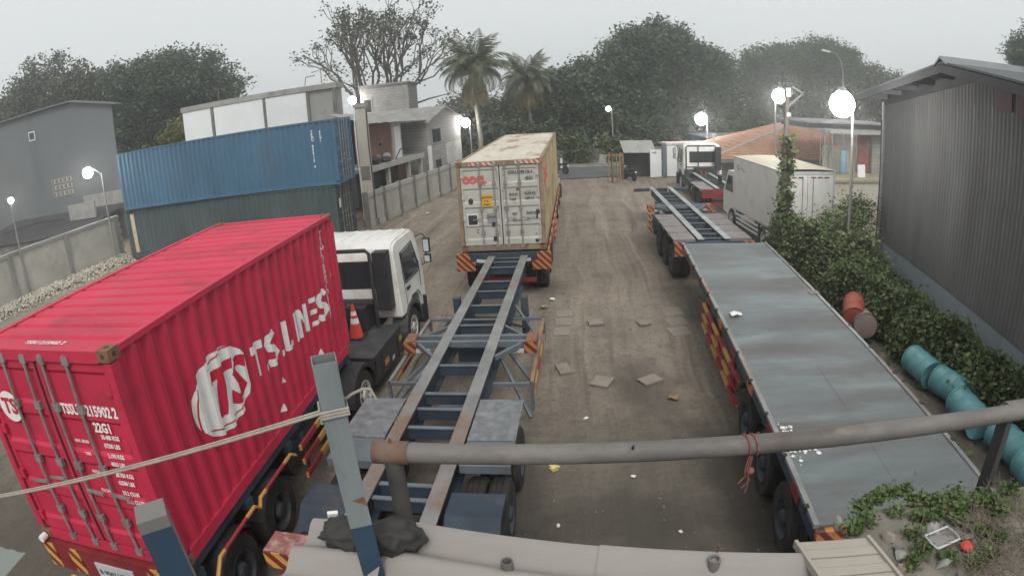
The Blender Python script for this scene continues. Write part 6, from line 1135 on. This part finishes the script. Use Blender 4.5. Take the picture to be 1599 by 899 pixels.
for i in range(260):
    x, y = rng.uniform(-1,8), 4.5+abs(rng.normal())*4; s_ = rng.uniform(.006,.02); peb.append([(x-s_,y,.004),(x,y-s_,s_*.8),(x+s_,y,.004),(x,y+s_,s_*1.0)])
tag(fast_quads('pebbles', np.array(peb), leafmat('dull_pebble',(.1,.09,.08),(.34,.31,.27),3,0)), 'scattered pebbles on the near dirt','pebbles',kind='stuff')
# litter on the flatbed deck
sd_ = loc_in(fb,(-.95,6.3,FZ+.01)); l1 = MB().sheet(lambda a,b:(a*.22,b*.2,.02+.05*abs(math.sin(a*4+b*3))), np.linspace(-.5,.5,5), np.linspace(-.5,.5,5)); tag(l1.build('crumpled_wrapper', G['paper'], None, .5, tuple(sd_)), 'crumpled pale wrapper on the left edge of the flatbed deck','litter')
sd_ = loc_in(fb,(1.05,7.6,FZ+.01)); tag(MB().tube([(0,0,.01),(.1,.05,.03),(.2,0,.02),(.22,-.12,.02),(.1,-.15,.04),(.02,-.08,.03)],.018,6).build('rope_scrap', G['rope'], None, .8, tuple(sd_)), 'scrap of rope on the right edge of the flatbed deck','litter')
# ------------------------------------------------------------------ dusty evening air
hz = bpy.data.materials.new('haze_air'); hz.use_nodes = True; HN, HL = hz.node_tree.nodes, hz.node_tree.links; HN.remove(HN['Principled BSDF'])
pv = HN.new('ShaderNodeVolumePrincipled'); pv.inputs['Color'].default_value = (.93,.96,.98,1); pv.inputs['Density'].default_value = .0028; pv.inputs['Anisotropy'].default_value = .8
HL.new(pv.outputs[0], HN['Material Output'].inputs['Volume'])
tag(MB().box(-330,330,-130,330,-1.2,24).build('haze', hz), 'thin dusty evening haze over the yard', 'haze', kind='stuff')
# ------------------------------------------------------------------ every separate piece becomes a part of its own
def split_loose():
    skip = ('lettering','emblem','painted','foliage','crown','frond','scrawl','white_droppings','gravel','twig','leaf')
    cache = {}
    for o in list(bpy.data.objects):
        if o.type != 'MESH' or o.get('kind') == 'stuff' or o.parent is None and o.get('kind') == 'structure': continue
        if any(o.name.startswith(s) for s in skip) or len(o.data.vertices) > 2500: continue
        me = o.data
        if me.name not in cache:
            n = len(me.vertices); par = list(range(n))
            def find(a):
                while par[a] != a: par[a] = par[par[a]]; a = par[a]
                return a
            for e in me.edges:
                a, b = find(e.vertices[0]), find(e.vertices[1])
                if a != b: par[a] = b
            co = np.zeros(n*3); me.vertices.foreach_get('co', co); co = co.reshape(-1,3); roots = {}
            for i in range(n): roots.setdefault(find(i), []).append(i)
            isl = list(roots.values())
            if len(isl) == 1 or len(isl) > 40: cache[me.name] = None; continue
            bb = [(co[i].min(0)-.006, co[i].max(0)+.006) for i in isl]; gp = list(range(len(isl)))
            def gf(a):
                while gp[a] != a: a = gp[a]
                return a
            for i in range(len(isl)):
                for j in range(i):
                    if (bb[i][0] <= bb[j][1]).all() and (bb[j][0] <= bb[i][1]).all(): gp[gf(i)] = gf(j)
            groups = {}
            for i in range(len(isl)): groups.setdefault(gf(i), set()).update(isl[i])
            if len(groups) == 1: cache[me.name] = None; continue
            out = []
            for g in groups.values():
                idx = sorted(g); mp = {a: k for k, a in enumerate(idx)}; fs = [[mp[v] for v in p.vertices] for p in me.polygons if p.vertices[0] in mp]
                nm = bpy.data.meshes.new(o.name.split('.')[0]); nm.from_pydata([tuple(co[i]) for i in idx], [], fs); nm.materials.append(me.materials[0]); nm.update()
                if me.polygons[0].use_smooth: nm.shade_smooth(); nm.set_sharp_from_angle(angle=.6)
                out.append(nm)
            cache[me.name] = out
        parts = cache[me.name]
        if not parts: continue
        o.data = parts[0]
        for nm in parts[1:]:
            c = o.copy(); c.data = nm; COL.objects.link(c); c.parent = o.parent
            for k in ('label','category'): 
                if k in c and o.parent: del c[k]
split_loose()
for o in bpy.data.objects:
    if o.name.startswith(('rim_hole','casting_hole')): o['kind'] = 'stuff'
